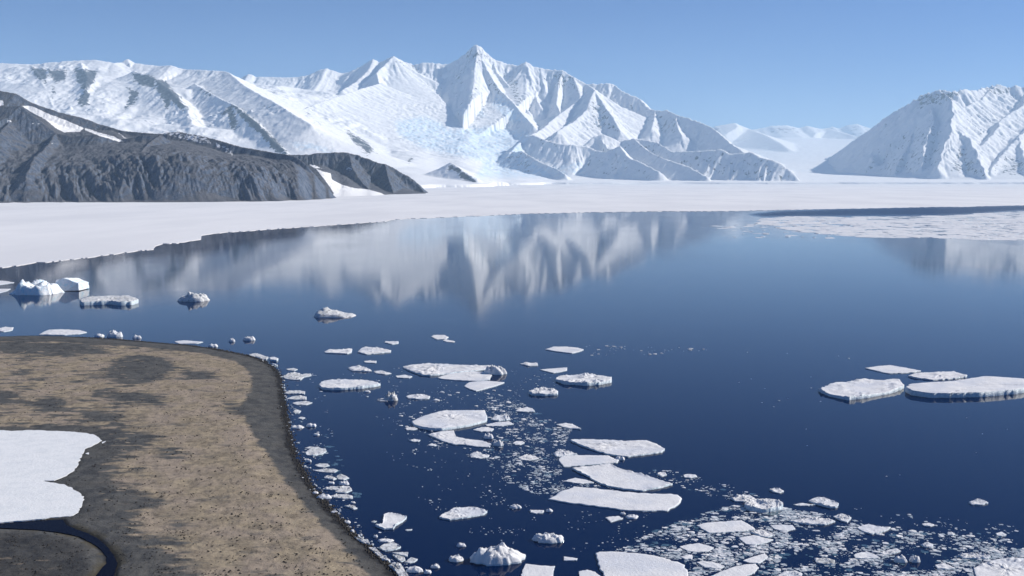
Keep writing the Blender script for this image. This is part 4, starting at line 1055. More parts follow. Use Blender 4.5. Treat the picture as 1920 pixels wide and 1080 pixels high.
F('thick rubbly oblong floe in open water right of the cluster', [(1041, 711), (1047, 707), (1053, 705), (1080, 703.5), (1103, 703), (1130, 705), (1146, 708), (1147, 714), (1125, 718), (1100, 720), (1075, 718), (1057, 717)], 1.0, .9, .4)
F('small rubbly mound-shaped floe under the thick oblong floe', [(991, 735), (1003, 729), (1017, 727), (1035, 730), (1046, 733), (1045, 738), (1020, 739), (997, 738)], .9, 1.0)
F('small fan-shaped floe above the big domed floe trail', [(966, 771), (975, 766), (987, 763.5), (998, 766), (1003, 771), (985, 772)], .6, .2)
# --- around the big domed floe
F('big smooth domed floe with one blunt end, below the mid-bay cluster', [(773, 790), (788, 782), (806, 776), (830, 770), (870, 769), (908, 769.5), (913, 779), (912, 788), (880, 796), (850, 801), (827, 804), (805, 803), (786, 799), (775, 795)], .9, .35)
F('craggy floe by the blunt end of the big domed floe', [(920, 786), (927, 780), (938, 779), (950, 777), (957, 786), (945, 788), (933, 789)], .7, 1.0)
F('thin pale floe stretched under the craggy floe by the blunt end', [(910, 796), (930, 792), (953, 790), (963, 795), (940, 798.5), (913, 799)], .35, .15)
F('greyish oval floe under the right half of the big domed floe', [(887, 806), (903, 801), (915, 801), (926, 804), (922, 808.5), (902, 809)], .4, .15)
F('broken bent floe with a notch, directly under the big domed floe', [(802, 815), (825, 809), (850, 807), (853, 818), (875, 823), (903, 826), (922, 833), (917, 838), (895, 837), (873, 834), (850, 833), (827, 826)], .5, .45)
F('small oval floe off the narrow end of the big domed floe', [(759, 803), (765, 801), (777, 801), (783, 804), (775, 806), (763, 806)], .4, .3)
F('small low floe left of the notched floe', [(768, 826), (776, 823), (788, 825), (785, 828), (774, 828)], .4, .3)
F('tiny oval floe below the notched floe left end', [(803, 834), (810, 832), (819, 834), (815, 836), (806, 836)], .35, .2)
F('ragged double floe alone below the notched floe', [(880, 853), (888, 848), (900, 848), (904, 852), (918, 853), (915, 857), (900, 859), (884, 858)], .4, .4)
B('bright lump at the edge of the rubble right of the notched floe', 916, 823, 19, 9, .8)
B('rounded lump at the right tip of the notched floe', 934, 837, 18, 11, .7)
F('smooth oval floe in the middle of the brash trail', [(962, 831), (968, 827), (978, 827), (984, 830), (976, 833.5), (967, 834)], .4, .15)
F('small triangular floe at the upper edge of the brash trail', [(1043, 796), (1060, 793.5), (1073, 795), (1089, 804), (1075, 803), (1060, 802)], .6, .2)
F('bluish ragged floe in the brash trail above the flat floes', [(972, 858), (985, 853), (1004, 855), (1010, 860), (992, 863), (975, 862)], .35, .4)
# --- the row of large flat floes
F('large rough-topped floe, uppermost of the row of big flat floes', [(1069, 825), (1093, 823.5), (1130, 825), (1173, 827), (1212, 826), (1230, 833), (1246, 842), (1242, 847), (1210, 852), (1177, 856), (1147, 853), (1120, 846), (1087, 834)], .7, .45, .2)
B('rubble tip jammed under the uppermost big rough floe', 1164, 863, 18, 7, .7)
F('flat four-sided white floe, second of the row of big flat floes', [(1047, 862), (1052, 856), (1063, 853.5), (1100, 853.5), (1140, 854), (1160, 863), (1157, 867), (1110, 871), (1057, 875)], .5, .06)
F('ragged block of ice behind the second of the big flat floes', [(1038, 851), (1046, 845), (1053, 844), (1070, 848), (1083, 852), (1070, 853), (1043, 856)], .6, .7)
F('large pointed floe with a rubbly back edge, third of the row', [(1073, 879), (1100, 876), (1144, 871), (1167, 881), (1200, 889), (1230, 898), (1261, 908), (1240, 914), (1203, 920), (1170, 917), (1138, 911), (1115, 902), (1102, 893)], .55, .12, .35)
F('thin grey floe in the rubble behind the third big floe', [(1056, 902), (1079, 896), (1100, 900), (1114, 905), (1090, 907)], .3, .1)
F('largest smooth lilac-white floe, lowest of the row of big flat floes', [(1029, 936), (1050, 922), (1076, 912.5), (1120, 916), (1167, 922), (1220, 925), (1270, 927), (1277, 935), (1274, 942), (1268, 948), (1249, 957), (1215, 957.5), (1185, 957), (1145, 952), (1108, 947), (1065, 942)], .6, .04)
# --- right-hand group
F('clean diamond-shaped floe, uppermost of the group in open water', [(1622, 690), (1645, 686.5), (1668, 684.5), (1695, 689), (1726, 695), (1715, 697.5), (1690, 699), (1667, 700), (1655, 698)], .6, .08)
F('rubbly narrow floe behind the thick slab in open water', [(1702, 705), (1715, 701), (1729, 699), (1760, 698), (1788, 696.5), (1813, 704), (1811, 707), (1780, 710), (1747, 712), (1714, 708)], .8, .5, .3)
F('broad floe with rubble ridges along its far side, in open water', [(1536, 730), (1550, 724), (1566, 719), (1590, 716), (1619, 712), (1655, 713), (1686, 712), (1695, 722), (1690, 728), (1667, 735), (1630, 742), (1590, 747), (1566, 742), (1548, 737)], 1.0, .5, .75)
F('very thick flat-topped slab with an upright front wall, cut by the picture edge', [(1698, 726), (1706, 721), (1716, 718.5), (1750, 717), (1785, 715), (1815, 710), (1844, 705.5), (1880, 707), (1920, 710), (1990, 716), (2004, 722), (1970, 724), (1930, 726), (1895, 731), (1860, 734), (1815, 736), (1780, 737), (1740, 736.5), (1710, 732)], 2.3, .25)
# --- foreground
F('chipped white floe with rubble along its near edge, off the beach', [(704, 986), (717, 983), (719, 973), (720, 965), (728, 962), (745, 964), (763, 970), (756, 977), (742, 985), (738, 991), (720, 992)], .55, .12, .35)
F('white floe with a raised humped back, alone in dark water', [(823, 970), (833, 963), (843, 958), (853, 951.5), (868, 952), (883, 950.5), (900, 954), (914, 959), (908, 964), (875, 970), (843, 974)], .6, .35, .2)
B('small rough ice lump right of the humped white floe', 966, 954, 20, 8, .7)
F('small oblong floe between the humped floe and the largest smooth floe', [(993, 957), (1003, 956), (1020, 957), (1019, 961), (1005, 962.5), (996, 961)], .4, .3)
B('ice nub beside the small oblong floe', 1030, 960, 13, 6, .6)
B('knobbly ice cluster with a blue-green foot, right of the foreground berg', 1031, 1019, 54, 20, .6, .5, foot=.10, res=2)
B('steep craggy foreground berg with several peaks and a grey front', 932, 1060, 92, 38, .5, .7, name='iceberg', cat='iceberg', mats=[M_TOP, M_SIDE], res=3,
  peaks=[(-.5, .55), (-.35, .95), (-.2, .95), (.0, .92), (.12, 1.1), (.2, 1.0), (.32, .85), (.5, .45)])
B('small rounded ice chunk left of the foreground berg', 864, 1026, 17, 8, .6)
B('knobbly ice chunk in front of the foreground berg', 854, 1054, 27, 13, .7)
F('straight-sided floe at the bottom edge beside the foreground berg', [(972, 1100), (980, 1068), (985, 1057.5), (1010, 1060), (1040, 1062), (1037, 1076), (1030, 1100)], .5, .05)
F('small sharp triangular floe above the bottom edge', [(1057, 1043.5), (1070, 1045), (1083, 1047), (1081, 1050), (1066, 1050.5), (1057, 1051)], .4, .08)
F('small angular floe under the largest smooth floe', [(1135, 970), (1148, 968.5), (1160, 968), (1168, 972), (1156, 975), (1145, 978.5)], .45, .12)
B('flat rubbly chunk right of the small angular floe', 1185, 973, 24, 8, .5)
B('tiny nub above the small angular floe', 1168, 965, 10, 5, .5)
F('very large smooth floe running off the bottom edge, speckled', [(1118, 1037), (1124, 1034), (1160, 1035), (1194, 1037), (1222, 1041), (1245, 1046), (1266, 1052), (1283, 1060), (1290, 1074), (1288, 1110), (1150, 1120), (1136, 1085), (1122, 1060)], .6, .04)
F('grey floe corner at the bottom edge left of the very large floe', [(1085, 1071), (1102, 1068), (1116, 1073), (1128, 1082), (1120, 1100), (1090, 1100)], .45, .05)
F('flat trapezoid floe at the top of the dense brash field', [(1307, 985), (1325, 980), (1342, 978.5), (1390, 975.5), (1404, 983), (1416, 992), (1387, 996), (1355, 998), (1330, 999), (1316, 991)], .5, .06)
F('lilac-blue floe with a soft edge inside the dense brash', [(1274, 1025), (1290, 1021), (1310, 1018.5), (1325, 1022), (1339, 1027), (1327, 1034), (1308, 1035), (1289, 1033)], .3, .08)
F('bluish floe with a pointed tip under the trapezoid floe', [(1385, 1009), (1398, 1006), (1413, 1003.5), (1432, 1008), (1450, 1012), (1434, 1018), (1416, 1022), (1399, 1020)], .4, .1)
F('craggy pale floe lying behind the bluish pointed floe', [(1407, 998), (1420, 995), (1431, 994), (1444, 999), (1453, 1003), (1440, 1007), (1422, 1004)], .5, .6)
F('flat floe with a square tip above the rounded bottom floe', [(1393, 1051), (1412, 1044), (1434, 1037.5), (1440, 1044), (1430, 1052), (1422, 1056), (1405, 1055)], .45, .08)
F('rounded white floe at the bottom edge, like a loaf', [(1322, 1086), (1338, 1078), (1350, 1072), (1375, 1063), (1400, 1058), (1416, 1057), (1422, 1064), (1414, 1073), (1395, 1082), (1360, 1090)], .55, .08)
F('dull white floe between the lilac-blue and the rounded floe', [(1306, 1054), (1318, 1052), (1333, 1053), (1348, 1057), (1359, 1062), (1350, 1066), (1322, 1064)], .4, .15)
F('small square floe inside the brash beside the very large floe', [(1276, 1044), (1286, 1041), (1298, 1040.5), (1298, 1048), (1285, 1048.5)], .35, .12)
F('craggy pale floe behind the bluish rubble block', [(1370, 934), (1388, 929), (1405, 928), (1415, 934), (1413, 938), (1395, 940), (1378, 939)], .6, .7)
F('bluish rubble block on the upper rim of the dense brash', [(1396, 946), (1403, 939), (1410, 937), (1440, 937), (1461, 939), (1469, 947), (1461, 952), (1437, 956), (1415, 954), (1402, 951)], .9, .9, .3)
F('wedge-shaped rough floe on the upper rim of the dense brash', [(1516, 939), (1528, 934), (1542, 933), (1558, 938), (1572, 945), (1570, 950), (1557, 951), (1530, 944)], .8, .45, .2)
F('thin tail of ice left of the wedge-shaped rough floe', [(1488, 946), (1505, 944), (1530, 946), (1515, 948), (1495, 948)], .3, .2)
F('small oval floe alone above the bluish rubble block', [(1443, 918), (1450, 916), (1463, 917), (1470, 921), (1462, 924), (1449, 922)], .5, .5)
F('white hump-backed floe alone in dark water far from the others', [(1817, 942), (1826, 938), (1836, 936), (1846, 939), (1853, 942), (1842, 945.5), (1823, 945.5)], .6, .35)
F('long rubbly floe in the upper part of the dense brash', [(1481, 977), (1500, 973), (1524, 971), (1554, 973), (1566, 977), (1548, 983), (1525, 983), (1504, 981)], .6, .5)
F('speckled rough floe at the right end of the long rubbly floe', [(1563, 968), (1578, 963), (1588, 967), (1596, 971), (1589, 979), (1575, 975)], .6, .5)
F('flat shield-shaped floe right of the speckled rough floe', [(1607, 990), (1616, 986), (1628, 983), (1650, 988), (1670, 989), (1664, 994), (1648, 999), (1634, 1001), (1620, 997)], .45, .15, .15)
F('smooth pale floe just below the long rubbly floe left end', [(1444, 985), (1465, 984), (1486, 985), (1492, 992), (1471, 996), (1452, 992)], .4, .1)
F('broken flat floe low in the dense brash, right of the grey slab', [(1601, 1041), (1612, 1036), (1625, 1034), (1640, 1040), (1650, 1046), (1625, 1047), (1604, 1047)], .4, .15)
F('narrow rough floe touching the broken flat floe', [(1650, 1037), (1665, 1031), (1681, 1028), (1690, 1033), (1673, 1038), (1658, 1040)], .5, .4)
F('long bright floe ridge near the lower right of the brash', [(1796, 1041), (1809, 1037), (1835, 1039), (1858, 1043), (1853, 1047), (1830, 1047), (1806, 1046)], .6, .5)
F('slim white floe on the sparse side of the brash', [(1729, 983), (1740, 981), (1752, 984), (1745, 986.5), (1734, 986)], .4, .2)
F('small rubbly floe under the slim white floe', [(1726, 1021), (1738, 1017), (1750, 1020), (1748, 1025), (1732, 1025)], .5, .5)
F('grey slab of dull ice in the dense brash', [(1527, 1048), (1545, 1047), (1565, 1050), (1566, 1058), (1546, 1057), (1531, 1055)], .4, .35, mats=[M_DIRTY, M_SIDE])
F('pointed white floe near the bottom edge, right part of the brash', [(1753, 1059), (1770, 1056.5), (1782, 1061), (1791, 1065), (1774, 1067), (1758, 1066)], .5, .2)
F('bright rubbly floe in the corner of the brash field', [(1826, 1066), (1842, 1056), (1871, 1048), (1905, 1046), (1935, 1048), (1940, 1090), (1850, 1095), (1830, 1080)], .5, .6)
F('rubble floe at the bottom edge right of the loaf-like floe', [(1455, 1080), (1470, 1072), (1490, 1070), (1504, 1075), (1500, 1095), (1460, 1096)], .5, .6)
F('small oval floe on the outer rim of the brash, near the hump-backed floe', [(1867, 1000), (1878, 997), (1887, 1002), (1878, 1004.5), (1869, 1004)], .5, .3)
F('small bright floe between the slim floe and the hump-backed floe', [(1776, 1000), (1784, 998), (1791, 1001), (1786, 1003), (1778, 1003)], .5, .4)
F('small oval floe off the tip of the third big floe', [(1231, 889), (1238, 885), (1247, 886), (1250, 890), (1240, 893)], .5, .3)
F('small smooth floe standing off from the big flat floes', [(1281, 892), (1288, 889), (1303, 890), (1307, 893), (1296, 896), (1284, 895)], .5, .2)
B('peaked ice lump standing in the lower brash', 1691, 1056, 24, 14, .6, .4)
B('twin partner of the peaked ice lump, just to its right', 1718, 1055, 19, 13, .6, .4)

# --- ice along the beach, traced
G1 = 'ice pieces lying along the dark beach'
F('uppermost thin slab of the ice pile beside the beach', [(537, 692), (550, 690), (558, 692.5), (552, 695), (540, 694)], .4, .2, group=G1)
F('rubbly heap of ice pieces against the upper beach', [(530, 706), (540, 700), (553, 698), (566, 702), (570, 707), (564, 712), (548, 712), (536, 710)], .5, .9, group=G1)
F('bright oblong slab sticking out seaward from the rubbly heap', [(560, 705), (570, 701), (582, 700.5), (584, 704), (574, 706), (564, 708)], .5, .2, group=G1)
F('grey slab under the rubbly heap at the upper beach', [(532, 738), (540, 733), (556, 732), (572, 734), (571, 739), (552, 738)], .4, .6, group=G1, mats=[M_DIRTY, M_SIDE])
F('middle slab of the stack of three grey slabs by the beach', [(537, 748), (548, 743), (565, 742), (575, 744), (574, 749), (556, 749)], .4, .5, group=G1, mats=[M_DIRTY, M_SIDE])
F('lowest slab of the stack of three grey slabs by the beach', [(548, 756), (560, 753), (575, 752), (585, 755), (575, 759), (556, 759)], .4, .25, group=G1, mats=[M_DIRTY, M_SIDE])
F('low ice piece touching the beach below the three grey slabs', [(549, 772), (556, 768), (565, 770), (562, 774), (553, 775)], .4, .5, group=G1)
F('grey sliver off the beach between two lumps', [(558, 784), (564, 781.5), (573, 783), (567, 786)], .3, .2, group=G1)
B('rounded floating lump with a pale tail off the beach', 582, 801, 19, 11, .6, foot=.12, group=G1)
B('jagged ice piece grounded with a spike at one end', 556, 804, 24, 9, .9, .3, group=G1)
B('small bright ice block off the middle beach', 592, 817, 12, 7, .4, group=G1)
F('pale rounded floe with a blue-green foot off the middle beach', [(572, 848), (580, 843), (595, 841), (610, 841.5), (612, 846), (605, 851), (588, 854), (575, 853)], .45, .35, foot=.14, group=G1)
F('narrow strip above the pale rounded floe with the blue-green foot', [(571, 840), (580, 837.5), (597, 838), (601, 840), (585, 842)], .3, .2, foot=.14, group=G1)
B('small upright ice tooth by the beach', 578, 867, 11, 10, .5, group=G1)
F('grey oval floe off the beach above the blue-green ledges', [(590, 872), (600, 869), (614, 869.5), (618, 873), (606, 876), (595, 875)], .35, .2, foot=.12, group=G1)
F('drowned blue-green ledge with small white crests', [(586, 882), (604, 880), (625, 879), (634, 882), (628, 886), (605, 885)], .25, .45, foot=.25, group=G1)
F('ice floe with a long blue-green point, outermost by the beach', [(630, 893), (638, 889), (648, 892), (654, 896), (645, 900), (634, 898)], .4, .5, foot=.25, group=G1)
F('low slab with a knob, between beach and the outermost blue-green floe', [(607, 895), (614, 891), (622, 893), (631, 897), (625, 900), (612, 897)], .4, .5, group=G1)
B('round white knob close to the lower beach', 620, 908, 12, 8, .6, group=G1)
B('double white knob right of the round white knob', 645, 910, 18, 10, .9, group=G1)
F('long rubble strip, upper of two off the lower beach', [(605, 917), (620, 912), (640, 912), (655, 912), (660, 919), (648, 924), (628, 923), (640, 918), (620, 918)], .5, .7, group=G1)
F('long rubble strip, lower of two off the lower beach', [(617, 930), (630, 927), (650, 927), (661, 930), (661, 934), (645, 935), (628, 933)], .45, .45, group=G1)
B('pile of ice stranded up on the lower beach', 606, 936, 28, 12, .9, .4, group=G1)
B('white ice block stranded on the beach above the pile', 590, 927, 12, 8, .6, group=G1)
B('small oval ice knob off the lower beach', 661, 944, 9, 6, .5, group=G1)
F('thin ice bar with a hooked end off the lower beach', [(645, 949), (655, 946.5), (664, 948), (670, 953), (662, 955), (655, 951)], .4, .5, group=G1)
B('tiny ice crest at the water line of the lower beach', 625, 962, 14, 6, .8, group=G1)
B('pointed ice crest at the bend of the lower beach', 651, 982, 13, 8, .8, group=G1)
B('white pointed block where the beach meets dark water', 660, 999, 8, 9, .6, group=G1)
F('shallow white raft with a ragged back, off the lower beach', [(711, 1027), (718, 1022), (733, 1017), (744, 1020), (752, 1026), (742, 1030), (722, 1033)], .5, .2, .3, group=G1)
B('short chain of rounded ice knobs above the shallow white raft', 722, 1017, 26, 9, .9, group=G1)
B('small pair of ice knobs off the chain of rounded knobs', 704, 1008, 9, 7, .7, group=G1)
F('neat wedge-shaped slab below the shallow white raft', [(735, 1036), (750, 1035), (765, 1035.5), (764, 1043), (750, 1040)], .45, .1, group=G1)
F('kite-shaped slab near the bottom of the beach', [(759, 1054), (766, 1048), (771, 1045), (783, 1048), (778, 1053), (768, 1055)], .45, .12, group=G1)
F('ragged wing-shaped slab left of the kite-shaped slab', [(735, 1040), (745, 1042), (758, 1044), (760, 1050), (752, 1053), (745, 1049)], .4, .4, group=G1)
B('crumbling ice heap below the kite-shaped slab', 777, 1074, 30, 15, .9, .4, group=G1)
B('tall ice knob with a flat base near the bottom edge', 816, 1066, 16, 10, .8, group=G1)
B('spiky ice cluster at the bottom edge', 801, 1076, 15, 10, .9, group=G1)
F('narrow white sliver in the dark water off the beach', [(760, 993.5), (766, 992), (773, 992), (771, 994), (763, 995)], .3, .05, group=G1)
F('narrow white sliver left of the chipped floe', [(696, 978), (701, 976), (706, 977), (703, 979), (698, 979)], .3, .05, group=G1)
F('shore ice crust clinging to the beach, upper stretch', [(664, 1007), (675, 1011), (690, 1012), (693, 1020), (684, 1019), (672, 1013)], .6, .8, group=G1, mats=[M_DIRTY, M_SIDE])
F('shore ice crust clinging to the beach, long lower stretch', [(690, 1026), (703, 1027), (712, 1036), (722, 1046), (732, 1050), (730, 1053), (716, 1049), (704, 1038)], .6, .7, group=G1, mats=[M_DIRTY, M_SIDE])
F('shore ice crust clinging to the beach at the bottom edge', [(728, 1060), (740, 1055), (752, 1058), (760, 1072), (772, 1090), (752, 1090), (744, 1074)], .6, .9, group=G1, mats=[M_DIRTY, M_SIDE])

# ------------------------------------------------------------------ small pieces: the bigger ones singly, the rest as brash
def pieces_mesh(name, UVW, mats, th, label, cat, flat=.25, kind='stuff', squash=1.0, k=8):
    """many small angular plates in one mesh: UVW rows are centre u, v and width in photograph pixels"""
    n = len(UVW)
    u, v, w = UVW[:, 0], UVW[:, 1], UVW[:, 2]
    P = np.array([pix(a, b) for a, b in zip(u, v)])
    rad = w * np.hypot(P[:, 1], H) / FP / 2
    ang = (np.arange(k) / k * 2 * math.pi)[None, :] + NR.rand(n, 1) * 6.28 + (NR.rand(n, k) - .5) * .5
    rr = rad[:, None] * (.62 + .5 * NR.rand(n, k))
    asp = squash * (.55 + .5 * NR.rand(n, 1)); rot = NR.rand(n, 1) * .8 - .4
    lx, ly = rr * np.cos(ang), rr * np.sin(ang) * asp
    px_ = lx * np.cos(rot) - ly * np.sin(rot) + P[:, :1]; py_ = lx * np.sin(rot) + ly * np.cos(rot) + P[:, 1:2]
    h = np.minimum(th[0] + (th[1] - th[0]) * NR.rand(n) ** 2, rad * .8)
    tilt = (NR.rand(n, 2) - .5) * .12 * np.minimum(1, 1.1 / rad)[:, None]
    zt = h[:, None] * (.8 + .4 * NR.rand(n, k)) + tilt[:, :1] * lx + tilt[:, 1:] * ly
    zt = np.maximum(zt, .03)
    bot = np.stack([px_, py_, np.full((n, k), -.15)], -1)
    top = np.stack([px_ * .92 + P[:, :1] * .08, py_ * .92 + P[:, 1:2] * .08, zt], -1)
    cen = np.stack([P[:, 0], P[:, 1], zt.mean(1) + flat * h * NR.rand(n)], -1)[:, None]
    V = np.concatenate([bot, top, cen], 1)
    base = (np.arange(n) * (2 * k + 1))[:, None]
    i = np.arange(k)[None, :]; j = (np.arange(k)[None, :] + 1) % k
    f1 = np.stack([base + i, base + j, base + k + j], -1); f2 = np.stack([base + i, base + k + j, base + k + i], -1)
    f3 = np.stack([base + k + i, base + k + j, base + 2 * k + 0 * i], -1)
    Fc = np.concatenate([f1.reshape(-1, 3), f2.reshape(-1, 3), f3.reshape(-1, 3)])
    mi = np.concatenate([np.ones(2 * n * k, int), np.zeros(n * k, int)])
    return np_mesh(name, V.reshape(-1, 3), Fc, mats, matidx=mi, smooth=False, label=label, cat=cat, kind=kind)

def scatter(poly, n, lo, hi, p, clump=0.0, cs=30., seed=0):
    q = np.array(poly, float)
    x0, y0 = q.min(0); x1, y1 = q.max(0)
    out = []
    tries = 0
    while len(out) < n and tries < 60:
        tries += 1
        m = n * 3
        U = x0 + (x1 - x0) * NR.rand(m); Vv = y0 + (y1 - y0) * NR.rand(m)
        ok = inpoly(U, Vv, poly)
        if clump:
            dens = .5 + .5 * fbm(U / cs, Vv / (cs * .4), 3, seed + 11) * 2.2
            ok &= NR.rand(m) < np.clip(dens, 0, 1) ** (1 + 2 * clump)
        for a, b in zip(U[ok], Vv[ok]):
            out.append((a, b, lo + (hi - lo) * NR.rand() ** p))
            if len(out) >= n: break
    return np.array(out[:n]).reshape(-1, 3)

def off_floes(A):
    keep = np.ones(len(A), bool)
    for p in FLOE_PX:
        q = np.array(p, float)
        s = (A[:, 0] > q[:, 0].min() - 8) & (A[:, 0] < q[:, 0].max() + 8) & (A[:, 1] > q[:, 1].min() - 6) & (A[:, 1] < q[:, 1].max() + 6)
        if s.any():
            idx = np.where(s)[0]
            d = sdist(A[idx, 0], A[idx, 1] * 2.4, [(a, b * 2.4) for a, b in p])
            keep[idx[d > -A[idx, 2] * .42]] = False
    keep &= sdist(A[:, 0], A[:, 1], SHORE) < 0
    return A[keep]

def brash():
    zones = [
        # poly, count, smallest, largest, power, clump, scale, label, group
        ([(905, 735), (965, 745), (1015, 780), (1075, 800), (1060, 830), (1050, 900), (1075, 925), (1010, 930), (940, 900), (900, 850), (930, 820)], 2000, 1.4, 10, 3.6, .5, 40, 'small white ice piece in the rubble trail left of the big flat floes', 'small ice in the rubble trail'),
        ([(760, 735), (960, 730), (1010, 770), (930, 790), (870, 800), (780, 800), (930, 840), (900, 860), (790, 840), (740, 790)], 260, 2.0, 9, 3.0, .5, 40, 'small white ice piece scattered round the big domed floe', 'small ice round the domed floe'),
        ([(1035, 905), (1080, 895), (1120, 905), (1170, 922), (1080, 912), (1030, 932)], 150, 2, 7, 2.5, .2, 30, None, None),
        ([(700, 770), (830, 820), (960, 870), (1010, 930), (1000, 1030), (880, 1000), (780, 930), (720, 850)], 190, 1.8, 5.5, 2.5, .9, 60, None, None),
        ([(1120, 1050), (1150, 1030), (1200, 1010), (1250, 984), (1300, 972), (1340, 955), (1400, 945), (1480, 952), (1500, 975), (1480, 1010), (1450, 1080), (1290, 1085), (1280, 1050)], 5000, 1.3, 15, 4.6, .45, 60, 'small greyish ice piece packed in the dense brash field', 'small ice in the dense brash field'),
        ([(1480, 955), (1560, 965), (1650, 985), (1760, 1000), (1850, 1000), (1925, 1020), (1930, 1085), (1450, 1085), (1460, 1010)], 4600, 1.3, 15, 4.6, 1.0, 70, 'small ice piece in the loose brash towards the lower corner', 'small ice in the loose brash'),
        ([(1815, 1050), (1930, 1025), (1930, 1085), (1820, 1085)], 1600, 1.4, 14, 3.4, .2, 50, None, None),
        ([(1590, 950), (1760, 970), (1900, 985), (1930, 1010), (1700, 1000), (1600, 985)], 90, 2, 10, 3, .5, 50, None, None),
        ([(1190, 880), (1260, 882), (1330, 900), (1420, 925), (1430, 945), (1360, 938), (1290, 918), (1260, 905)], 190, 2, 9, 3, .6, 40, 'small ice piece strung between the big flat floes and the brash field', 'small ice off the big flat floes'),
        ([(1095, 646), (1200, 650), (1330, 654), (1360, 660), (1240, 664), (1100, 668)], 60, 2, 8, 2.6, .4, 40, 'tiny ice fragment in the thin debris line across open water', 'fragments of the debris line'),
        ([(1320, 640), (1600, 660), (1600, 800), (1400, 760)], 12, 2, 5, 2, 0, 40, None, None),
        ([(1400, 740), (1900, 740), (1900, 930), (1400, 910)], 12, 2, 5.5, 2, 0, 40, None, None),
        ([(640, 690), (1000, 690), (1060, 720), (1000, 760), (900, 745), (760, 760), (650, 740)], 150, 1.8, 6, 2.6, .7, 40, None, None),
        ([(560, 690), (600, 690), (640, 900), (700, 980), (800, 1080), (740, 1080), (600, 930), (540, 760)], 120, 2, 8, 2.6, .5, 40, None, None),
        ([(1050, 955), (1220, 960), (1240, 990), (1130, 1035), (1060, 1035)], 60, 2, 6, 2.6, .4, 40, None, None),
    ]
    rest = []
    total = 0
    for i, (poly, n, lo, hi, p, cl, cs, lab, grp) in enumerate(zones):
        A = off_floes(scatter(poly, n, lo, hi, p, cl, cs, 40 + 7 * i))
        if lab is not None:
            A = A[np.argsort(-A[:, 2])]
            k = min({'small ice in the dense brash field': 44, 'small ice in the loose brash': 44, 'small ice in the rubble trail': 30}.get(grp, 14), len(A))
            for (u, v, w) in A[:k]:
                B(lab, u, v + w * .12, w, w * (.17 + .11 * R.random()), .6, .8, group=grp)
            A = A[k:]
        rest.append(A)
    A = np.concatenate(rest)
    half = NR.rand(len(A)) < .28
    pieces_mesh('brash_ice', A[half], [M_TOP, M_SIDE], (.03, .26), 'scattered white crumbs of brash ice floating between the floes', 'brash ice')
    pieces_mesh('brash_ice', A[~half], [M_SLUSH, M_SIDE], (.02, .14), 'duller low crumbs of brash ice awash between the floes', 'brash ice')
    sunk = []
    for i, (poly, n) in enumerate([(zones[0][0], 60), (zones[4][0], 200), (zones[5][0], 130), (zones[6][0], 50), (zones[8][0], 12), ([(560, 780), (610, 800), (680, 940), (660, 960), (600, 900)], 40)]):
        sunk.append(off_floes(scatter(poly, n, 5, 26, 1.8, .3, 50, 90 + i)))
    pieces_mesh('brash_ice', np.concatenate(sunk), [M_FOOT, M_FOOT], (.02, .05), 'half-drowned bluish ice pieces awash between the brash', 'brash ice', flat=.1)
    # crumbs grounded along the water line of the beach
    pts = []
    S = SHORE[13:34]
    for a, b in zip(S[:-1], S[1:]):
        L = math.hypot(b[0] - a[0], b[1] - a[1])
        for _ in range(int(L * .40)):
            t = R.random()
            off = R.gauss(0.5, 1.0) * 6 * (.35 + .65 * sstep(690, 760, a[1]))
            pts.append((a[0] + (b[0] - a[0]) * t + off, a[1] + (b[1] - a[1]) * t + R.uniform(-2, 2), R.uniform(1.5, 7) * R.random() ** 1.2 + 1.2))
    pieces_mesh('brash_ice', np.array(pts), [M_TOP, M_SIDE], (.2, .7), 'white ice crumbs stranded along the water line of the beach', 'brash ice')
brash()

def far_pack():
    poly = [(1445, 424), (1425, 410), (1480, 405.5), (1600, 407), (1700, 406), (1800, 404), (1850, 399), (1925, 396), (2250, 390), (2250, 455), (1920, 449), (1860, 450), (1790, 448), (1740, 446), (1660, 446), (1600, 443), (1540, 439), (1490, 433)]
    A = scatter(poly, 3700, 7, 60, 2.3, .0, 160, 301)
    C = scatter([(1330, 425), (1480, 414), (1560, 440), (1560, 447), (1330, 446)], 70, 5, 38, 2.5, .3, 60, 305)
    A = np.concatenate([A, C])
    pieces_mesh('pack_ice', A, [M_TOP, M_SIDE], (.08, .5), 'wide raft of loose pack ice in front of the fast ice edge', 'pack ice', squash=1.4, k=9)
far_pack()

def blocks_on_glacier_front():
    pass

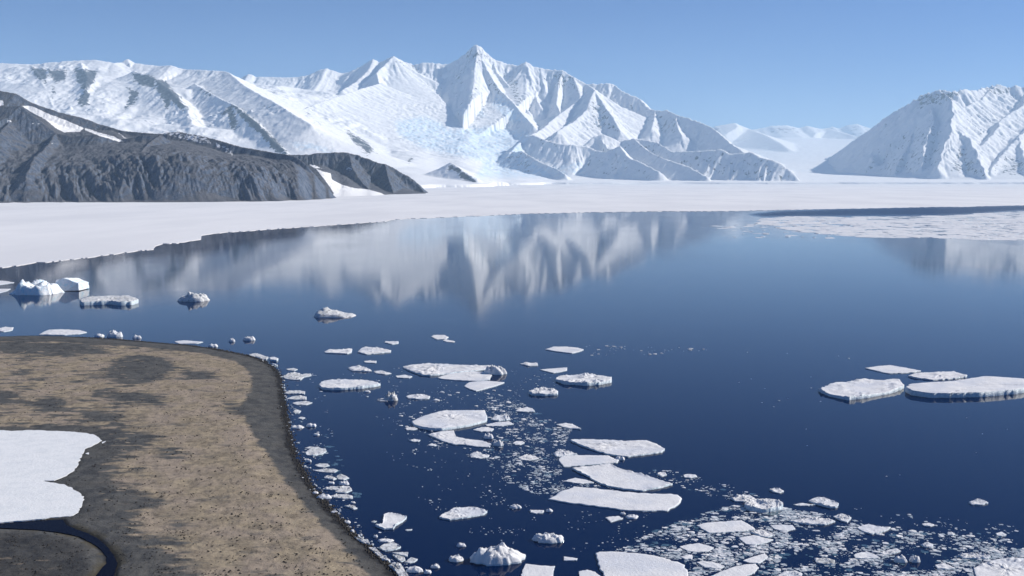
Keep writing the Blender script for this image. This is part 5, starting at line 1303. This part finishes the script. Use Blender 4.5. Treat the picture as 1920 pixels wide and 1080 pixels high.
def specks():
    n = 30000  # small dark specks clustered on the tan ground, drawn as irregular lumps
    U = NR.rand(n) * 900 - 150; Vv = 640 + 450 * NR.rand(n) ** .8
    P = np.array([pix(a, b, 1.5) for a, b in zip(U, Vv)])
    Z, ds, mound, flat = ground_z(P[:, 0], P[:, 1])
    tan = sstep(-6, 3, sdist(P[:, 0], P[:, 1], W_TAN))
    cl = fbm(P[:, 0] / 7, P[:, 1] / 7, 3, 401)
    ok = (ds > .5) & (sdist(P[:, 0], P[:, 1], W_SNOW) < -1) & (sdist(P[:, 0], P[:, 1], W_STREAM) < -1) & (NR.rand(n) < np.clip(.15 + 1.3 * cl, .03, 1) * np.where(tan > .5, 1, .10))
    P = P[ok]; Z = Z[ok]; n = len(P)
    r = .07 + .24 * NR.rand(n) ** 3.2
    ico = np.array([(1, 0, 0), (-1, 0, 0), (0, 1, 0), (0, -1, 0), (0, 0, 1), (0, 0, -1)], float)
    V = ico[None] * r[:, None, None] * (.7 + .6 * NR.rand(n, 6, 1)) * np.array([1.25, 1, .9]) + np.column_stack([P[:, 0], P[:, 1], Z + .12])[:, None]
    fc = np.array([(0, 2, 4), (2, 1, 4), (1, 3, 4), (3, 0, 4), (2, 0, 5), (1, 2, 5), (3, 1, 5), (0, 3, 5)])
    Fc = (fc[None] + (np.arange(n) * 6)[:, None, None]).reshape(-1, 3)
    np_mesh('scattered_specks', V.reshape(-1, 3), Fc, M_STONE, smooth=False, kind='stuff', label='small dark stones sprinkled over the tan ground', cat='specks')
    # darker rocks along the water line
    pts = []
    S = SHORE[6:34]
    for a, b in zip(S[:-1], S[1:]):
        L = math.hypot(b[0] - a[0], b[1] - a[1])
        for _ in range(int(L * 3.2)):
            t = R.random(); off = R.gauss(-3, 5.5)
            pts.append((a[0] + (b[0] - a[0]) * t + off, a[1] + (b[1] - a[1]) * t + R.uniform(-1, 1), R.uniform(.08, .42)))
    Q = np.array(pts); P = np.array([pix(a, b, .2) for a, b in Q[:, :2]]); n = len(P)
    Z = np.maximum(ground_z(P[:, 0], P[:, 1])[0], -.1)
    V = ico[None] * Q[:, 2][:, None, None] * (.7 + .6 * NR.rand(n, 6, 1)) + np.column_stack([P[:, 0], P[:, 1], Z + .1])[:, None]
    Fc = (fc[None] + (np.arange(n) * 6)[:, None, None]).reshape(-1, 3)
    np_mesh('shore_rocks', V.reshape(-1, 3), Fc, M_STONE, smooth=False, kind='stuff', label='dark wet rocks along the edge of the beach', cat='rocks')
specks()
# ------------------------------------------------------------------ air
def build_haze():
    m = bpy.data.materials.new('pale_air'); m.use_nodes = True
    t = m.node_tree; t.nodes.remove(t.nodes['Principled BSDF'])
    v = t.nodes.new('ShaderNodeVolumePrincipled')
    v.inputs['Color'].default_value = (0.56, 0.79, 1.0, 1)
    v.inputs['Density'].default_value = 2.3e-5
    v.inputs['Anisotropy'].default_value = 0.0
    t.links.new(v.outputs[0], t.nodes['Material Output'].inputs['Volume'])
    x0, x1, y0, y1, z0, z1 = -45000, 60000, -9000, 63000, -60, 3350
    vs = [(x, y, z) for z in (z0, z1) for y in (y0, y1) for x in (x0, x1)]
    fs = [(0, 2, 3, 1), (4, 5, 7, 6), (0, 1, 5, 4), (2, 6, 7, 3), (0, 4, 6, 2), (1, 3, 7, 5)]
    np_mesh('haze', vs, fs, m, kind='stuff', smooth=False)
build_haze()
